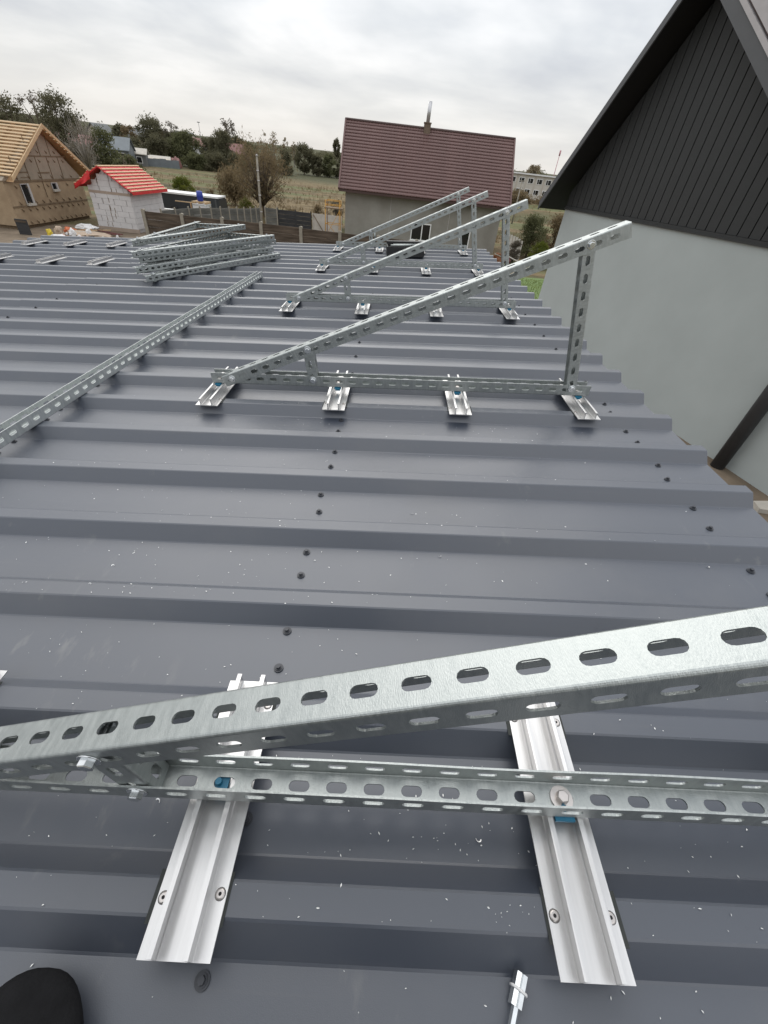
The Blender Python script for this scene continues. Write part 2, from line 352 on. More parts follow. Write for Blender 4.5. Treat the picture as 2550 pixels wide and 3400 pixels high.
yb, yf = Y0 - 9 * PITCH + 0.1, Y0 + 23 * PITCH - 0.02
for (x0, x1, y0, y1) in ((XL + .25, XL + .45, yb, yf), (XE - .42, XE - .22, yb, yf), (XL + .45, XE - .42, yb, yb + .2), (XL + .45, XE - .42, yf - .2, yf)):
    mb.box(x0, x1, y0, y1, -3.9, -0.12)
mb.obj('wall', MAT['concrete'], garage)
mb = MB(); mb.box(XL + .05, XE - .05, yb - .02, yf + .02, -0.118, -0.05); mb.obj('roof_deck', MAT['fencewood'], garage)
# roofing screws, two in each pan along three purlins
def screw_mesh():
    mb = MB(); mb.tube([(0, 0, 0), (0, 0, .0016)], .0085, 14); mb.tube([(0, 0, .0016), (0, 0, .0028)], .0062, 12); mb.tube([(0, 0, .0028), (0, 0, .0075)], .0042, 6, smooth=False)
    return mb.mesh('roof_screw', MAT['screw'])
scr = screw_mesh()
for k in range(-4, 23):
    for px in (-2.235, -1.21, -0.186, 0.842):
        for dy in (0.100, 0.176):
            if k > 3 and rnd.random() < 0.08: continue
            place('roof_screw', scr, garage, Matrix.Translation((px + rnd.uniform(-.006, .006), Y0 + k * PITCH + dy + rnd.uniform(-.006, .006), -RH + 0.0008)) @ Matrix.Rotation(rnd.uniform(0, 1), 4, 'Z'))

# ------------------------------------------------------------------ slotted channel rails
def channel_mesh(name, L, W, H, t=0.0024, r=0.004, s_off=0.035, pitch=0.05, slots=(1, 1, 1), sl=0.028, sw=0.013, warp=0.0):
    """U channel along x from 0 to L, web outside at z=0, flanges up to z=H, slots punched right through."""
    mb = MB()
    flats = [((-W / 2, H), (0, -1), H - r, (-1, 0), slots[0]), ((-W / 2 + r, 0), (1, 0), W - 2 * r, (0, -1), slots[1]), ((W / 2, r), (0, 1), H - r, (1, 0), slots[2])]
    cells = []; xc = s_off
    while xc + pitch / 2 <= L + 0.004:
        cells.append(xc); xc += pitch
    a = (sl - sw) / 2; rr = sw / 2
    for (p0, d, w, n, has) in flats:
        def P(x, s, inner):
            o = t if inner else 0.0
            y = p0[0] + d[0] * s - n[0] * o; z = p0[1] + d[1] * s - n[1] * o
            if warp: z += warp * math.sin(x * 19.0 + p0[0] * 40) * (z / H) ; y += warp * math.sin(x * 13.0) * (z / H)
            return (x, y, z)
        def poly(pts):
            mb.quad(*[P(x, s, False) for x, s in pts]); mb.quad(*[P(x, s, True) for x, s in reversed(pts)])
        if not has:
            nseg = max(1, int(L / 0.1))
            for i in range(nseg): poly([(L * i / nseg, 0), (L * (i + 1) / nseg, 0), (L * (i + 1) / nseg, w), (L * i / nseg, w)])
        else:
            xs = cells[0] - pitch / 2
            if xs > 1e-5: poly([(0, 0), (xs, 0), (xs, w), (0, w)])
            xe = cells[-1] + pitch / 2
            if xe < L - 1e-5: poly([(xe, 0), (L, 0), (L, w), (xe, w)])
            sc = w / 2
            for c in cells:
                x0, x1 = max(0, c - pitch / 2), min(L, c + pitch / 2)
                R_ = [(c + a + rr * math.sin(q), sc - rr * math.cos(q)) for q in [PI * i / 6 for i in range(7)]]
                Lh = [(c - a - rr * math.sin(q), sc + rr * math.cos(q)) for q in [PI * i / 6 for i in range(7)]]
                poly([(c - a, 0), (c + a, 0), R_[0], Lh[6]]); poly([(c - a, w), Lh[0], R_[6], (c + a, w)])
                poly([(c + a, 0), (x1, 0), (x1, w), (c + a, w)] + R_[::-1]); poly([(c - a, w), (x0, w), (x0, 0), (c - a, 0)] + Lh[::-1])
                ring = R_ + Lh
                for i in range(len(ring)):
                    p, q = ring[i], ring[(i + 1) % len(ring)]
                    mb.quad(P(*p, False), P(*q, False), P(*q, True), P(*p, True))
        for x in (0, L): mb.quad(P(x, 0, False), P(x, w, False), P(x, w, True), P(x, 0, True))
        nseg = max(1, int(L / 0.05))
        if n[0] != 0:
            s_ = 0 if n[0] < 0 else w
            for i in range(nseg):
                xa, xb = L * i / nseg, L * (i + 1) / nseg
                mb.quad(P(xa, s_, False), P(xb, s_, False), P(xb, s_, True), P(xa, s_, True))
    for sgn in (-1, 1):
        cy = sgn * (W / 2 - r); K = 4
        for layer, rad in ((0, r), (1, r - t)):
            for i in range(K):
                q0, q1 = (PI / 2) * i / K, (PI / 2) * (i + 1) / K
                y0, z0 = cy + sgn * rad * math.cos(q0), r - rad * math.sin(q0); y1, z1 = cy + sgn * rad * math.cos(q1), r - rad * math.sin(q1)
                mb.quad((0, y0, z0), (L, y0, z0), (L, y1, z1), (0, y1, z1), smooth=True)
    return mb.mesh(name, MAT['galv'], fix=False)
RAIL_L = 1.425
M_BASE = channel_mesh('base_rail', RAIL_L, 0.041, 0.040, s_off=0.035)
M_BASE1 = channel_mesh('base_rail', RAIL_L, 0.041, 0.040, s_off=0.035, warp=0.0006)
M_INC = channel_mesh('inclined_rail', RAIL_L, 0.0462, 0.041, s_off=0.030)
M_POST = channel_mesh('post', 0.484, 0.0352, 0.038, s_off=0.038)
M_STRUT = channel_mesh('strut', 0.136, 0.0352, 0.038, s_off=0.026)
M_LOOSE = channel_mesh('slotted_rail', 3.0, 0.041, 0.041, s_off=0.03); M_LOOSE.materials[0] = MAT['galvlit']
def hexbolt(d=0.0095, head=0.0075, shank=0.05, wr=0.0130, nut=True):
    mb = MB(); mb.tube([(0, 0, 0), (0, 0, head - .001), (0, 0, head)], [d * .93, d * .93, d * .8], 6, smooth=False)
    mb.tube([(0, 0, -shank), (0, 0, 0)], d * .5, 10)
    if nut: mb.tube([(0, 0, -shank + .004), (0, 0, -shank + .0105)], d * .93, 6, smooth=False)
    b = mb.mesh('bolt', MAT['zinc'])
    mw = MB(); mw.tube([(0, 0, -.0018), (0, 0, -.0004), (0, 0, 0)], [wr, wr, wr * .93], 20)
    return b, mw.mesh('washer', MAT['zinc'])
M_BOLT, M_WASH = hexbolt()
M_BOLTV, _ = hexbolt(0.0085, 0.008, 0.014, nut=False); M_BOLTV.materials[0] = MAT['inox']
mbw = MB(); mbw.tube([(0, 0, -.002), (0, 0, 0)], .0145, 24); M_WASHV = mbw.mesh('washer', MAT['inox'])
mbn = MB(); mbn.box(-.0125, .0125, -.013, .013, -.005, 0); mbn.box(-.009, .009, -.0115, .0115, -.011, -.005); mbn.tube([(0, 0, -.002), (0, 0, .006)], .0042, 10); M_NUT = mbn.mesh('channel_nut', MAT['blue'])
FRONT = Matrix.Rotation(PI / 2, 4, 'X')            # bolt axis from +z to -y
INC_ANG = math.atan2(0.459, 1.192)
BL = Vector((-0.611, 0, 0.020))
def bolt(parent, x, z, yface):
    b = place('bolt', M_BOLT, parent, Matrix.Translation((x, yface - .0018, z)) @ FRONT @ Matrix.Rotation(rnd.uniform(0, 1), 4, 'Z'))
    place('washer', M_WASH, b)
    return b
def channel_between(parent, name, mesh, L, p, q, ext):
    """channel from p to q (x,z), web on the +x side, open towards -x"""
    p, q = Vector((p[0], 0, p[1])), Vector((q[0], 0, q[1])); u = (q - p).normalized(); v = Vector((-u.z, 0, u.x))   # v = left of u
    Mt = Matrix(((u.x, 0, v.x), (0, 1, 0), (u.z, 0, v.z))).to_4x4()
    # columns: local x -> u, local y -> y, local z -> v
    o = p - u * ext - v * 0.019
    return place(name, mesh, parent, Matrix.Translation(o) @ Mt)
def mount_frame(mat, label, group, feet_nuts=True, near=False):
    root = empty('mounting_frame', mat); tag(root, label, 'frame', group)
    place('base_rail', M_BASE1 if near else M_BASE, root, Matrix.Translation((-0.690, 0, 0)))
    c, s_ = math.cos(INC_ANG), math.sin(INC_ANG)
    u = Vector((c, 0, s_)); n = Vector((-s_, 0, c))
    # inclined rail: web upwards, open side down
    Mt = Matrix(((u.x, 0, -n.x), (0, -1, 0), (u.z, 0, -n.z))).to_4x4()
    place('inclined_rail', M_INC, root, Matrix.Translation(BL - u * 0.035 + n * 0.0205) @ Mt)
    channel_between(root, 'post', M_POST, .505, (0.665, 0.028), (0.581, 0.479), 0.022)
    channel_between(root, 'strut', M_STRUT, .150, (-0.304, 0.025), (-0.314, 0.137), 0.018)
    fi, fb = -0.0231, -0.0205
    bolt(root, BL.x, BL.z, fi); bolt(root, -0.314, 0.137, fi); bolt(root, 0.581, 0.479, fi)
    bolt(root, -0.304, 0.025, fb); bolt(root, 0.665, 0.028, fb)
    if feet_nuts:
        for i, fx in enumerate((-0.67, -0.213, 0.243, 0.70)):
            place('channel_nut', M_NUT, root, Matrix.Translation((fx, 0.001 if (near and i == 1) else -0.011, -0.001)))
            if not (near and i == 1):
                b = place('bolt', M_BOLTV, root, Matrix.Translation((fx, 0, 0.0046)) @ Matrix.Rotation(rnd.uniform(0, 1), 4, 'Z'))
                place('washer', M_WASHV, b)
    return root
GF = 'triangular mounting frames bolted to the roof'
frames_y = (0.181, 1.511, 2.803, 4.135, 5.300)
flabels = ('nearest galvanised triangular frame, running across the foreground out of both picture edges',
           'second galvanised triangular frame from the camera, wholly in view, against the grey wall',
           'third galvanised triangular frame from the camera, behind the large middle one',
           'fourth galvanised triangular frame from the camera, its tip before the red tile roof',
           'farthest galvanised triangular frame, at the far roof edge beside the black tool case')
for i, y in enumerate(frames_y):
    mount_frame(RT(0.0, y, 0.0282), flabels[i], GF, near=(i == 0))

# ------------------------------------------------------------------ aluminium mini rails riveted to the ribs
FL, FW = 0.315, 0.080
def foot_meshes():
    poly = [(-.040, .0), (.040, .0), (.040, .0026), (.0218, .0030), (.0206, .0045), (.0206, .0225), (.0225, .0232), (.0225, .0262), (.0205, .0264), (.0158, .0262), (.0158, .0240), (.0180, .0232), (.0180, .0045), (.0165, .0032),
            (-.0165, .0032), (-.0180, .0045), (-.0180, .0232), (-.0158, .0240), (-.0158, .0262), (-.0205, .0264), (-.0225, .0262), (-.0225, .0232), (-.0206, .0225), (-.0206, .0045), (-.0218, .0030), (-.040, .0026)]
    mb = MB(); mb.prism([(x, z) for x, z in poly], -FL / 2, FL / 2, axis='y')
    body = mb.mesh('profile', MAT['alu'])
    mr = MB(); mr.tube([(0, 0, 0), (0, 0, .0012), (0, 0, .0020)], [.0060, .0058, .0040], 16); riv = mr.mesh('rivet', MAT['inox'])
    mh = MB(); mh.tube([(0, 0, .0015), (0, 0, .00225)], .0019, 10); mh.tube([(0, 0, -.0002), (0, 0, .0003)], .0063, 18); hole = mh.mesh('rivet_hole', MAT['dark'])
    mp = MB(); mp.box(-.0445, .0445, -.024, .024, -.0010, 0.0); pad = mp.mesh('rubber_pad', MAT['rubber'])
    return body, riv, hole, pad
M_FB, M_RIV, M_RH, M_PAD = foot_meshes()
GFT = 'aluminium mini rails riveted to the roof ribs'
def foot(x, yc, label, rz=0.0):
    # snap to the ribs so that both rivet pairs sit on a crest
    root = empty('mini_rail', RT(x, yc, 0.0012, rz)); tag(root, label, 'rail bracket', GFT)
    place('profile', M_FB, root)
    for k in range(-9, 24):
        yk = Y0 + k * PITCH + CREST / 2 - yc
        if abs(yk) < FL / 2 - 0.012:
            place('rubber_pad', M_PAD, root, Matrix.Translation((rnd.uniform(-.002, .002), yk, 0)))
            for sx in (-.0325, .0325):
                r_ = place('rivet', M_RIV, root, Matrix.Translation((sx, yk + rnd.uniform(-.004, .004), .0027))); place('rivet_hole', M_RH, r_)
    return root
ford = ('nearest', 'second', 'third', 'fourth', 'farthest')
fpos = ('left end', 'left middle', 'right middle', 'right end')
for i, y in enumerate(frames_y):
    for j, fx in enumerate((-0.67, -0.213, 0.243, 0.70)):
        foot(fx, y - (0.003 if i else 0.003), 'short aluminium rail bracket under the %s of the %s triangular frame' % (fpos[j], ford[i]))
# loose row of brackets waiting for frames on the left of the roof
for n_, (x, y) in enumerate(((-3.85, 5.01), (-3.435, 5.04), (-3.005, 5.06))):
    foot(x, y, 'bare aluminium bracket on the far left roof edge, %s of three' % ('leftmost', 'middle one', 'rightmost')[n_])
for n_, (x, y) in enumerate(((-3.50, 4.03), (-3.03, 4.045), (-2.595, 4.05))):
    foot(x, y, 'bare aluminium bracket in the row left of the rail pile, %s' % ('cut by the picture edge', 'middle one', 'next to the pile')[n_])
foot(-2.71, 2.72, 'bare aluminium bracket cut by the left picture edge beside the long rail')
# ------------------------------------------------------------------ long loose rail lying across the ribs
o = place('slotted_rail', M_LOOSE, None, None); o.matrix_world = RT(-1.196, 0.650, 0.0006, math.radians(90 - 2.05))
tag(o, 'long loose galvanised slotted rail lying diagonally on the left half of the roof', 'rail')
# ------------------------------------------------------------------ pile of pre-assembled frames lying flat
GP = 'folded frames piled flat on the roof'
pile = ((-1.825, 3.30, -1.150, 4.52, 0.0), (-1.900, 3.335, -1.215, 4.55, 0.0465), (-1.915, 3.45, -1.205, 4.66, 0.093), (-1.905, 3.36, -1.195, 4.56, 0.1395), (-1.985, 3.55, -1.56, 4.84, 0.186))
pl_lab = ('bottom frame of the flat pile of galvanised frames', 'second frame from the bottom of the flat pile of galvanised frames', 'middle frame of the flat pile of galvanised frames, sticking out farthest right',
          'second frame from the top of the flat pile of galvanised frames', 'topmost frame of the flat pile of galvanised frames, an open triangle')
for i, (xa, ya, xb, yb_, z) in enumerate(pile):
    ang = math.atan2(yb_ - ya, xb - xa)
    # frame x axis along the heading, frame height pointing left, frame width vertical
    Mt = RM @ Matrix.Translation((xa, ya, z + 0.0235)) @ Matrix.Rotation(ang, 4, 'Z') @ Matrix.Rotation(-PI / 2, 4, 'X') @ Matrix.Scale(-1, 4, (0, 0, 1)) if False else RM @ Matrix.Translation((xa, ya, z + 0.0235)) @ Matrix.Rotation(ang, 4, 'Z') @ Matrix(((1, 0, 0, 0.69), (0, 0, 1, 0), (0, -1, 0, 0), (0, 0, 0, 1)))
    mount_frame(Mt, pl_lab[i], GP, feet_nuts=False)
# ------------------------------------------------------------------ black tool case with tools at the far frame
tcase = empty('tool_case', RT(0.06, 5.00, 0.0, math.radians(4))); tag(tcase, 'open black tool case lying by the farthest frame', 'tool case')
mb = MB(); mb.box(-.19, .19, -.12, .12, 0, .012); mb.box(-.19, .19, -.12, -.108, .012, .085); mb.box(-.19, .19, .108, .12, .012, .085); mb.box(-.19, -.178, -.108, .108, .012, .085); mb.box(.178, .19, -.108, .108, .012, .085); mb.obj('tray', MAT['blackcase'], tcase)
mb = MB(); mb.box(-.185, .185, .122, .20, .06, .105); mb.obj('lid', MAT['blackcase'], tcase)
mb = MB(); mb.tube([(-.07, -.124, .05), (-.07, -.145, .05), (.07, -.145, .05), (.07, -.124, .05)], .007, 8); mb.obj('handle', MAT['blackcase'], tcase)
mb = MB(); mb.tube([(-.15, -.05, .088), (.06, -.03, .09)], .008, 8); mb.tube([(-.12, .03, .088), (.14, .05, .088)], .006, 8); mb.obj('steel_tool', MAT['galv'], tcase)
pl_ = empty('pliers', RT(-.27, 5.36, 0.004, 1.1)); tag(pl_, 'black pliers standing against the base of the farthest frame', 'pliers')
mb = MB(); mb.tube([(0, 0, .0), (.012, 0, .06), (.004, 0, .10)], [.006, .007, .005], 8); mb.obj('handle', MAT['blackcase'], pl_)
mb = MB(); mb.tube([(.0, .0, .10), (-.012, 0, .06), (-.045, 0, .03)], [.005, .007, .006], 8); mb.obj('handle', MAT['blackcase'], pl_)
mb = MB(); mb.tube([(0, 0, .098), (0, 0, .115), (0, 0, .15)], [.009, .011, .004], 8); mb.obj('jaw', MAT['galv'], pl_)
# ------------------------------------------------------------------ steel channel bolt lying in the pan at the bottom edge
tb = empty('clamp_bolt', RT(0.163, 0.014, -RH + 0.006, math.radians(-117))); tag(tb, 'small shiny steel clamp bolt lying on the roof at the bottom edge', 'bolt')
mb = MB(); mb.prism([(-.0075, 0), (-.0055, .0085), (-.001, .0095), (.0, .0082), (.001, .0095), (.0055, .0085), (.0075, 0)], -.0135, .0135, axis='x'); mb.obj('head', MAT['zinc'], tb)
mb = MB(); mb.tube([(-.0005, -.0088, .002), (-.0003, -.0072, .0085), (0, 0, .0110), (.0003, .0072, .0085), (.0005, .0088, .002)], .0014, 8); mb.obj('clip', MAT['whiteplastic'], tb)
mb = MB(); mb.tube([(.0135, 0, .004), (.075, 0, .004)], .0042, 6, smooth=False); mb.obj('shank', MAT['zinc'], tb)
# ------------------------------------------------------------------ aluminium drilling swarf scattered over the sheets
def roof_z(y):
    d = (y - Y0 + SLOPE) % PITCH
    if d < SLOPE: return -RH + RH * d / SLOPE
    if d < SLOPE + CREST: return 0.0
    if d < 2 * SLOPE + CREST: return -RH * (d - SLOPE - CREST) / SLOPE
    return -RH
def swarf():
    mb = MB(); pts = []
    hot = [(-.45, .62, .22, 90), (-.15, .25, .14, 60), (.1, .12, .10, 70), (.35, .15, .14, 50), (-.35, .10, .16, 40), (.55, .35, .2, 30), (-.3, .42, .25, 50), (0.3, .02, .12, 30), (-.1, 1.33, .3, 50), (-.6, 1.28, .2, 25), (.3, 1.40, .3, 45), (.6, 1.3, .2, 25), (-.2, .85, .5, 50), (.4, .9, .4, 25), (-.7, 1.0, .3, 35), (-.2, 2.55, .4, 40), (.4, 2.55, .3, 30), (-2.4, 2.6, .5, 14), (-.9, 1.9, .6, 30)]
    for (cx, cy, sp, n) in hot:
        for i in range(n): pts.append((rnd.gauss(cx, sp), rnd.gauss(cy, sp * .6)))
    for i in range(160): pts.append((rnd.uniform(-1.4, 1.0), rnd.uniform(-.03, 1.4)))
    for (x, y) in pts:
        if x > XE - .01 or x < XL: continue
        z = roof_z(y)
        if -RH < z < 0: y += SLOPE * (1.1 if rnd.random() < .5 else -1.1); z = roof_z(y)
        if -RH < z < 0: continue
        big = rnd.random(); sz = (.0005 + .0012 * rnd.random() ** 2) if big < .98 else rnd.uniform(.003, .0045)
        a = rnd.uniform(0, 2 * PI); z += .0009 + .0004
        if sz < .003:
            u = Vector((math.cos(a), math.sin(a), 0)) * sz * rnd.uniform(.8, 1.8); w = Vector((-math.sin(a), math.cos(a), 0)) * sz * .55; c = Vector((x, y, z))
            mb.quad(c - u, c - w, c + u, c + w + Vector((0, 0, sz * .5)))
        else:
            n = 6; R_ = sz; arc = rnd.uniform(1.5, 4.5); wd = rnd.uniform(.0004, .0008); prev = None
            for i in range(n + 1):
                q = a + arc * i / n; rr = R_ * (1 - .35 * i / n)
                p = Vector((x + rr * math.cos(q), y + rr * math.sin(q), z + .0012 * math.sin(PI * i / n))); o_ = Vector((math.cos(q), math.sin(q), .6)) * wd
                if prev: mb.quad(prev[0] - prev[1], p - o_, p + o_, prev[0] + prev[1])
                prev = (p, o_)
    o = mb.obj('metal_shavings', MAT['swarf'], fix=False); o.matrix_world = RT(0, 0, 0)
    tag(o, 'bright aluminium drilling shavings scattered over the roof sheets', 'shavings', kind='stuff')
swarf()
# ------------------------------------------------------------------ the photographer crouching behind the camera: only the toe of a black boot is in view
def skinned(name, verts, edges, radii, mat, root=0, sub=2):
    me = bpy.data.meshes.new(name); me.from_pydata(verts, edges, []); me.update()
    o = bpy.data.objects.new(name, me); COL.objects.link(o)
    o.modifiers.new('skin', 'SKIN'); 
    sv = me.skin_vertices[0].data if me.skin_vertices else None
    if sv is None:
        bm = bmesh.new(); bm.from_mesh(me); bm.verts.layers.skin.verify(); bm.to_mesh(me); bm.free(); sv = me.skin_vertices[0].data
    for i, r_ in enumerate(radii): sv[i].radius = r_ if isinstance(r_, tuple) else (r_, r_); sv[i].use_root = (i == root)
    ss = o.modifiers.new('sub', 'SUBSURF'); ss.levels = sub; ss.render_levels = sub
    dg = bpy.context.evaluated_depsgraph_get(); m2 = bpy.data.meshes.new_from_object(o.evaluated_get(dg)); bpy.data.objects.remove(o)
    m2.materials.clear(); m2.materials.append(mat)
    m2.polygons.foreach_set('use_smooth', [True] * len(m2.polygons))
    return m2
person = empty('person', loc=(-0.1, -0.45, -0.02)); tag(person, 'person crouching behind the picture edge, black boot toe at the lower left corner', 'person')
V0 = Vector((-0.1, -0.45, -0.02))
def rel(L_): return [tuple(Vector(p) - V0) for p in L_]
body_v = [(-.10, -.52, .36), (-.10, -.52, .50), (-.09, -.50, .68), (-.08, -.46, .86), (-.08, -.43, .94), (-.08, -.42, 1.00),      # 0 pelvis .. 5 neck
          (-.27, -.45, .87), (-.33, -.27, .68), (-.17, -.13, .62),                                                               # 6-8 left arm (viewer's left)
          (.12, -.45, .87), (.19, -.27, .68), (.06, -.13, .62),                                                                  # 9-11 right arm
          (-.22, -.47, .33), (-.28, -.30, .42), (-.31, -.15, .46), (-.325, -.20, .25), (-.33, -.23, .08), (-.33, -.20, .03), # 12-17 left leg
          (.0, -.47, .28), (.03, -.34, .16), (.05, -.25, .05), (.04, -.45, .03), (.03, -.63, .03), (.03, -.68, .0)]                # 18-23 right leg
body_e = [(0, 1), (1, 2), (2, 3), (3, 4), (4, 5), (3, 6), (6, 7), (7, 8), (3, 9), (9, 10), (10, 11), (0, 12), (12, 13), (13, 14), (14, 15), (15, 16), (16, 17), (0, 18), (18, 19), (19, 20), (20, 21), (21, 22), (22, 23)]
body_r = [.15, .145, .16, .15, .07, .055, .065, .05, .036, .065, .05, .036, .10, .082, .062, .056, .048, .042, .10, .08, .06, .055, .045, .04]
place('body', skinned('body', rel(body_v), body_e, body_r, MAT['cloth']), person)
def boot(xc, ytoe, yheel, z0):
    bm = bmesh.new(); bmesh.ops.create_uvsphere(bm, u_segments=64, v_segments=40, radius=1.0)
    for v in bm.verts:
        t = (v.co.y + 1) / 2                       # 0 heel .. 1 toe
        w = .064 + .022 * math.sin(min(1, t * 1.05) * PI * .8); hgt = .135 - .085 * sstep(.25, .75, t)
        x_, z_ = v.co.x, v.co.z
        x_ = math.copysign(abs(x_) ** .8, x_); z_ = max(-.55, z_)
        v.co = Vector((x_ * w, yheel + (ytoe - yheel) * t, (z_ + .55) / 1.55 * hgt))
    m = bpy.data.meshes.new('boot'); bm.to_mesh(m); bm.free(); m.materials.append(MAT['cloth']); m.polygons.foreach_set('use_smooth', [True] * len(m.polygons))
    return place('boot', m, person, Matrix.Translation(Vector((xc, 0, z0)) - V0))
boot(-.345, .012, -.285, -.045); boot(.03, -.55, -.84, -.05)
hv = [(-.08, -.42, .99), (-.08, -.40, 1.05), (-.08, -.385, 1.12), (-.08, -.39, 1.19)]
place('head', skinned('head', rel(hv), [(0, 1), (1, 2), (2, 3)], [.05, (.062, .075), (.072, .09), .06], MAT['skin']), person)
mb = MB()
for i in range(10):
    a0 = PI / 2 * i / 10; mb.v += []
mbh = bmesh.new(); bmesh.ops.create_uvsphere(mbh, u_segments=20, v_segments=12, radius=.105)
for v in list(mbh.verts):
    if v.co.z < -.02 and v.co.y > -.01: mbh.verts.remove(v)
mh_ = bpy.data.meshes.new('hair'); mbh.to_mesh(mh_); mbh.free(); mh_.materials.append(MAT['hair']); mh_.polygons.foreach_set('use_smooth', [True] * len(mh_.polygons))
place('hair', mh_, person, Matrix.Translation(Vector((-.08, -.405, 1.165)) - V0))
for s_, hx in ((-1, -.155), (1, .05)):
    hv = [(hx, -.125, .625), (hx - s_ * .02, -.09, .64), (hx - s_ * .03, -.065, .65)]; he = [(0, 1), (1, 2)]; hr = [.024, (.03, .018), (.032, .014)]
    for fi in range(4):
        b0 = len(hv); zz = .672 - fi * .018
        hv += [(hx - s_ * .034, -.055, zz), (hx - s_ * .055, -.05, zz + .004), (hx - s_ * .068 , -.058, zz + .004)]
        he += [(2, b0), (b0, b0 + 1), (b0 + 1, b0 + 2)]; hr += [.009, .0085, .0075]
    b0 = len(hv); hv += [(hx - s_ * .03, -.085, .672), (hx - s_ * .05, -.075, .685)]; he += [(1, b0), (b0, b0 + 1)]; hr += [.010, .0085]
    place('hand', skinned('hand', rel(hv), he, hr, MAT['skin'], sub=1), person)
# ------------------------------------------------------------------ grey house on the right
D_ = Vector((-.279, .96, 0)).normalized(); NRM = Vector((-D_.y, D_.x, 0))     # NRM points from the wall towards the garage
HP = Vector((7.425, 6.552, GZ))
HM = Matrix(((D_.x, NRM.x, 0, HP.x), (D_.y, NRM.y, 0, HP.y), (0, 0, 1, 0), (0, 0, 0, 1)))       # local: t along the wall, n out of it, z world height
house = empty('grey_house', HM); tag(house, 'tall gabled house with grey rendered wall and anthracite boarded gable', 'house')
T0, T1, ZT = -6.0, 9.08, 0.152                     # wall ends, the near one lengthened unseen for shade; gable trim height
LS, RS = 1.127, 0.70                               # the two roof pitches
AT, AZ = 6.135, 4.16                               # apex of the outer roof edge (t, z)
def ztop(t): return AZ - (LS * (t - AT) if t > AT else RS * (AT - t))
DEP = -9.0
mb = MB(); mb.box(T0, T1, -.36, 0, GZ, ZT); mb.box(T1 - .36, T1, DEP, -.36, GZ, ZT); mb.box(T0, T0 + .36, DEP, -.36, GZ, ZT); mb.box(T0, T1, DEP - .36, DEP, GZ, ZT); mb.obj('wall', MAT['stucco'], house)
mb = MB(); mb.prism([(T1, ZT - .05), (T0, ZT - .05), (T0, max(ZT, ztop(T0) - .34)), (AT, AZ - .34), (T1, ztop(T1) - .34)], -.30, -.03, axis='y'); mb.obj('gable_core', MAT['soffit'], house)
# vertical siding boards, each one proud of the dark groove beside it
pw = 0.252; t = T1 - .004
while t > T0 + .1:
    a, b = t - pw + .024, t
    za, zb_ = ztop(a) - .36, ztop(b) - .36
    if max(za, zb_) > ZT + .12:
        za, zb_ = max(za, ZT + .06), max(zb_, ZT + .06)
        poly = [(a, ZT + .055), (b, ZT + .055), (b, zb_)]
        if a < AT < b: poly.append((AT, AZ - .36))
        poly.append((a, za))
        mb = MB(); mb.prism(poly, -.029, .0, axis='y'); mb.obj('siding_board', MAT['siding'], house)
    t -= pw
mb = MB(); mb.box(T0, T1 + .012, -.02, .045, ZT - .035, ZT + .004); mb.box(T0, T1 + .006, -.02, .026, ZT + .004, ZT + .05); mb.obj('drip_trim', MAT['siding'], house)
# roof slabs with overhang OV in front of the gable
OV = .6; TE = 9.60; TW = 0.2
def slab(t0, t1, n0, n1, lo, hi):
    return [(t0, ztop(t0) - hi, t0), ]
def rslab(name, ta, tb, n0, n1, off0, off1, mat, parent=house):
    mb = MB(); poly = [(ta, ztop(ta) - off0), (tb, ztop(tb) - off0), (tb, ztop(tb) - off1), (ta, ztop(ta) - off1)]
    mb.prism(poly, n0, n1, axis='y'); return mb.obj(name, mat, parent)
rf = rslab('roof', AT, TE, DEP - OV, OV - .035, 0.02, .19, MAT['soffit'])
rslab('roof', TW, AT, DEP - OV, OV - .035, 0.02, .19, MAT['soffit'])
rslab('fascia', AT, TE + .02, OV - .033, OV, 0.0, .20, MAT['fascia'])
rslab('fascia', TW, AT, OV - .033, OV, 0.06, .30, MAT['fascia'])
rslab('wind_trim', TW, AT, OV - .02, OV + .02, -.03, .055, MAT['trimlight'])
rslab('wind_trim', TW, AT - .02, OV - .06, OV - .03, -.07, -.035, MAT['tiledark'])
rslab('wind_trim', TW, AT - .03, OV - .045, OV + .01, -.75, -.075, MAT['trimlight'])
mb = MB(); mb.box(T0 - .3, .19, DEP - .5, .35, ZT + .052, ZT + .22); mb.obj('added_wing_roof', MAT['fascia'], house)  # caps the unseen wall extension, added to block sky light
# downpipe on brackets
mb = MB(); mb.tube([(.86, .17, GZ - .1), (.86, .17, ZT - .05)], .128, 20); mb.obj('downpipe', MAT['blackpipe'], house)
mb = MB(); mb.box(.72, 1.0, .0, .31, -.3, -.27); mb.obj('pipe_bracket', MAT['blackpipe'], house)
st = empty('paving_stone', loc=(7.10, 5.95, GZ)); tag(st, 'flat pale stone on the ground at the foot of the grey wall', 'stone')
mb = MB(); mb.prism([(-.25, -.12), (.2, -.16), (.3, .05), (.1, .16), (-.2, .12)], 0.004, .09); mb.obj('stone', MAT['palewood'], st)

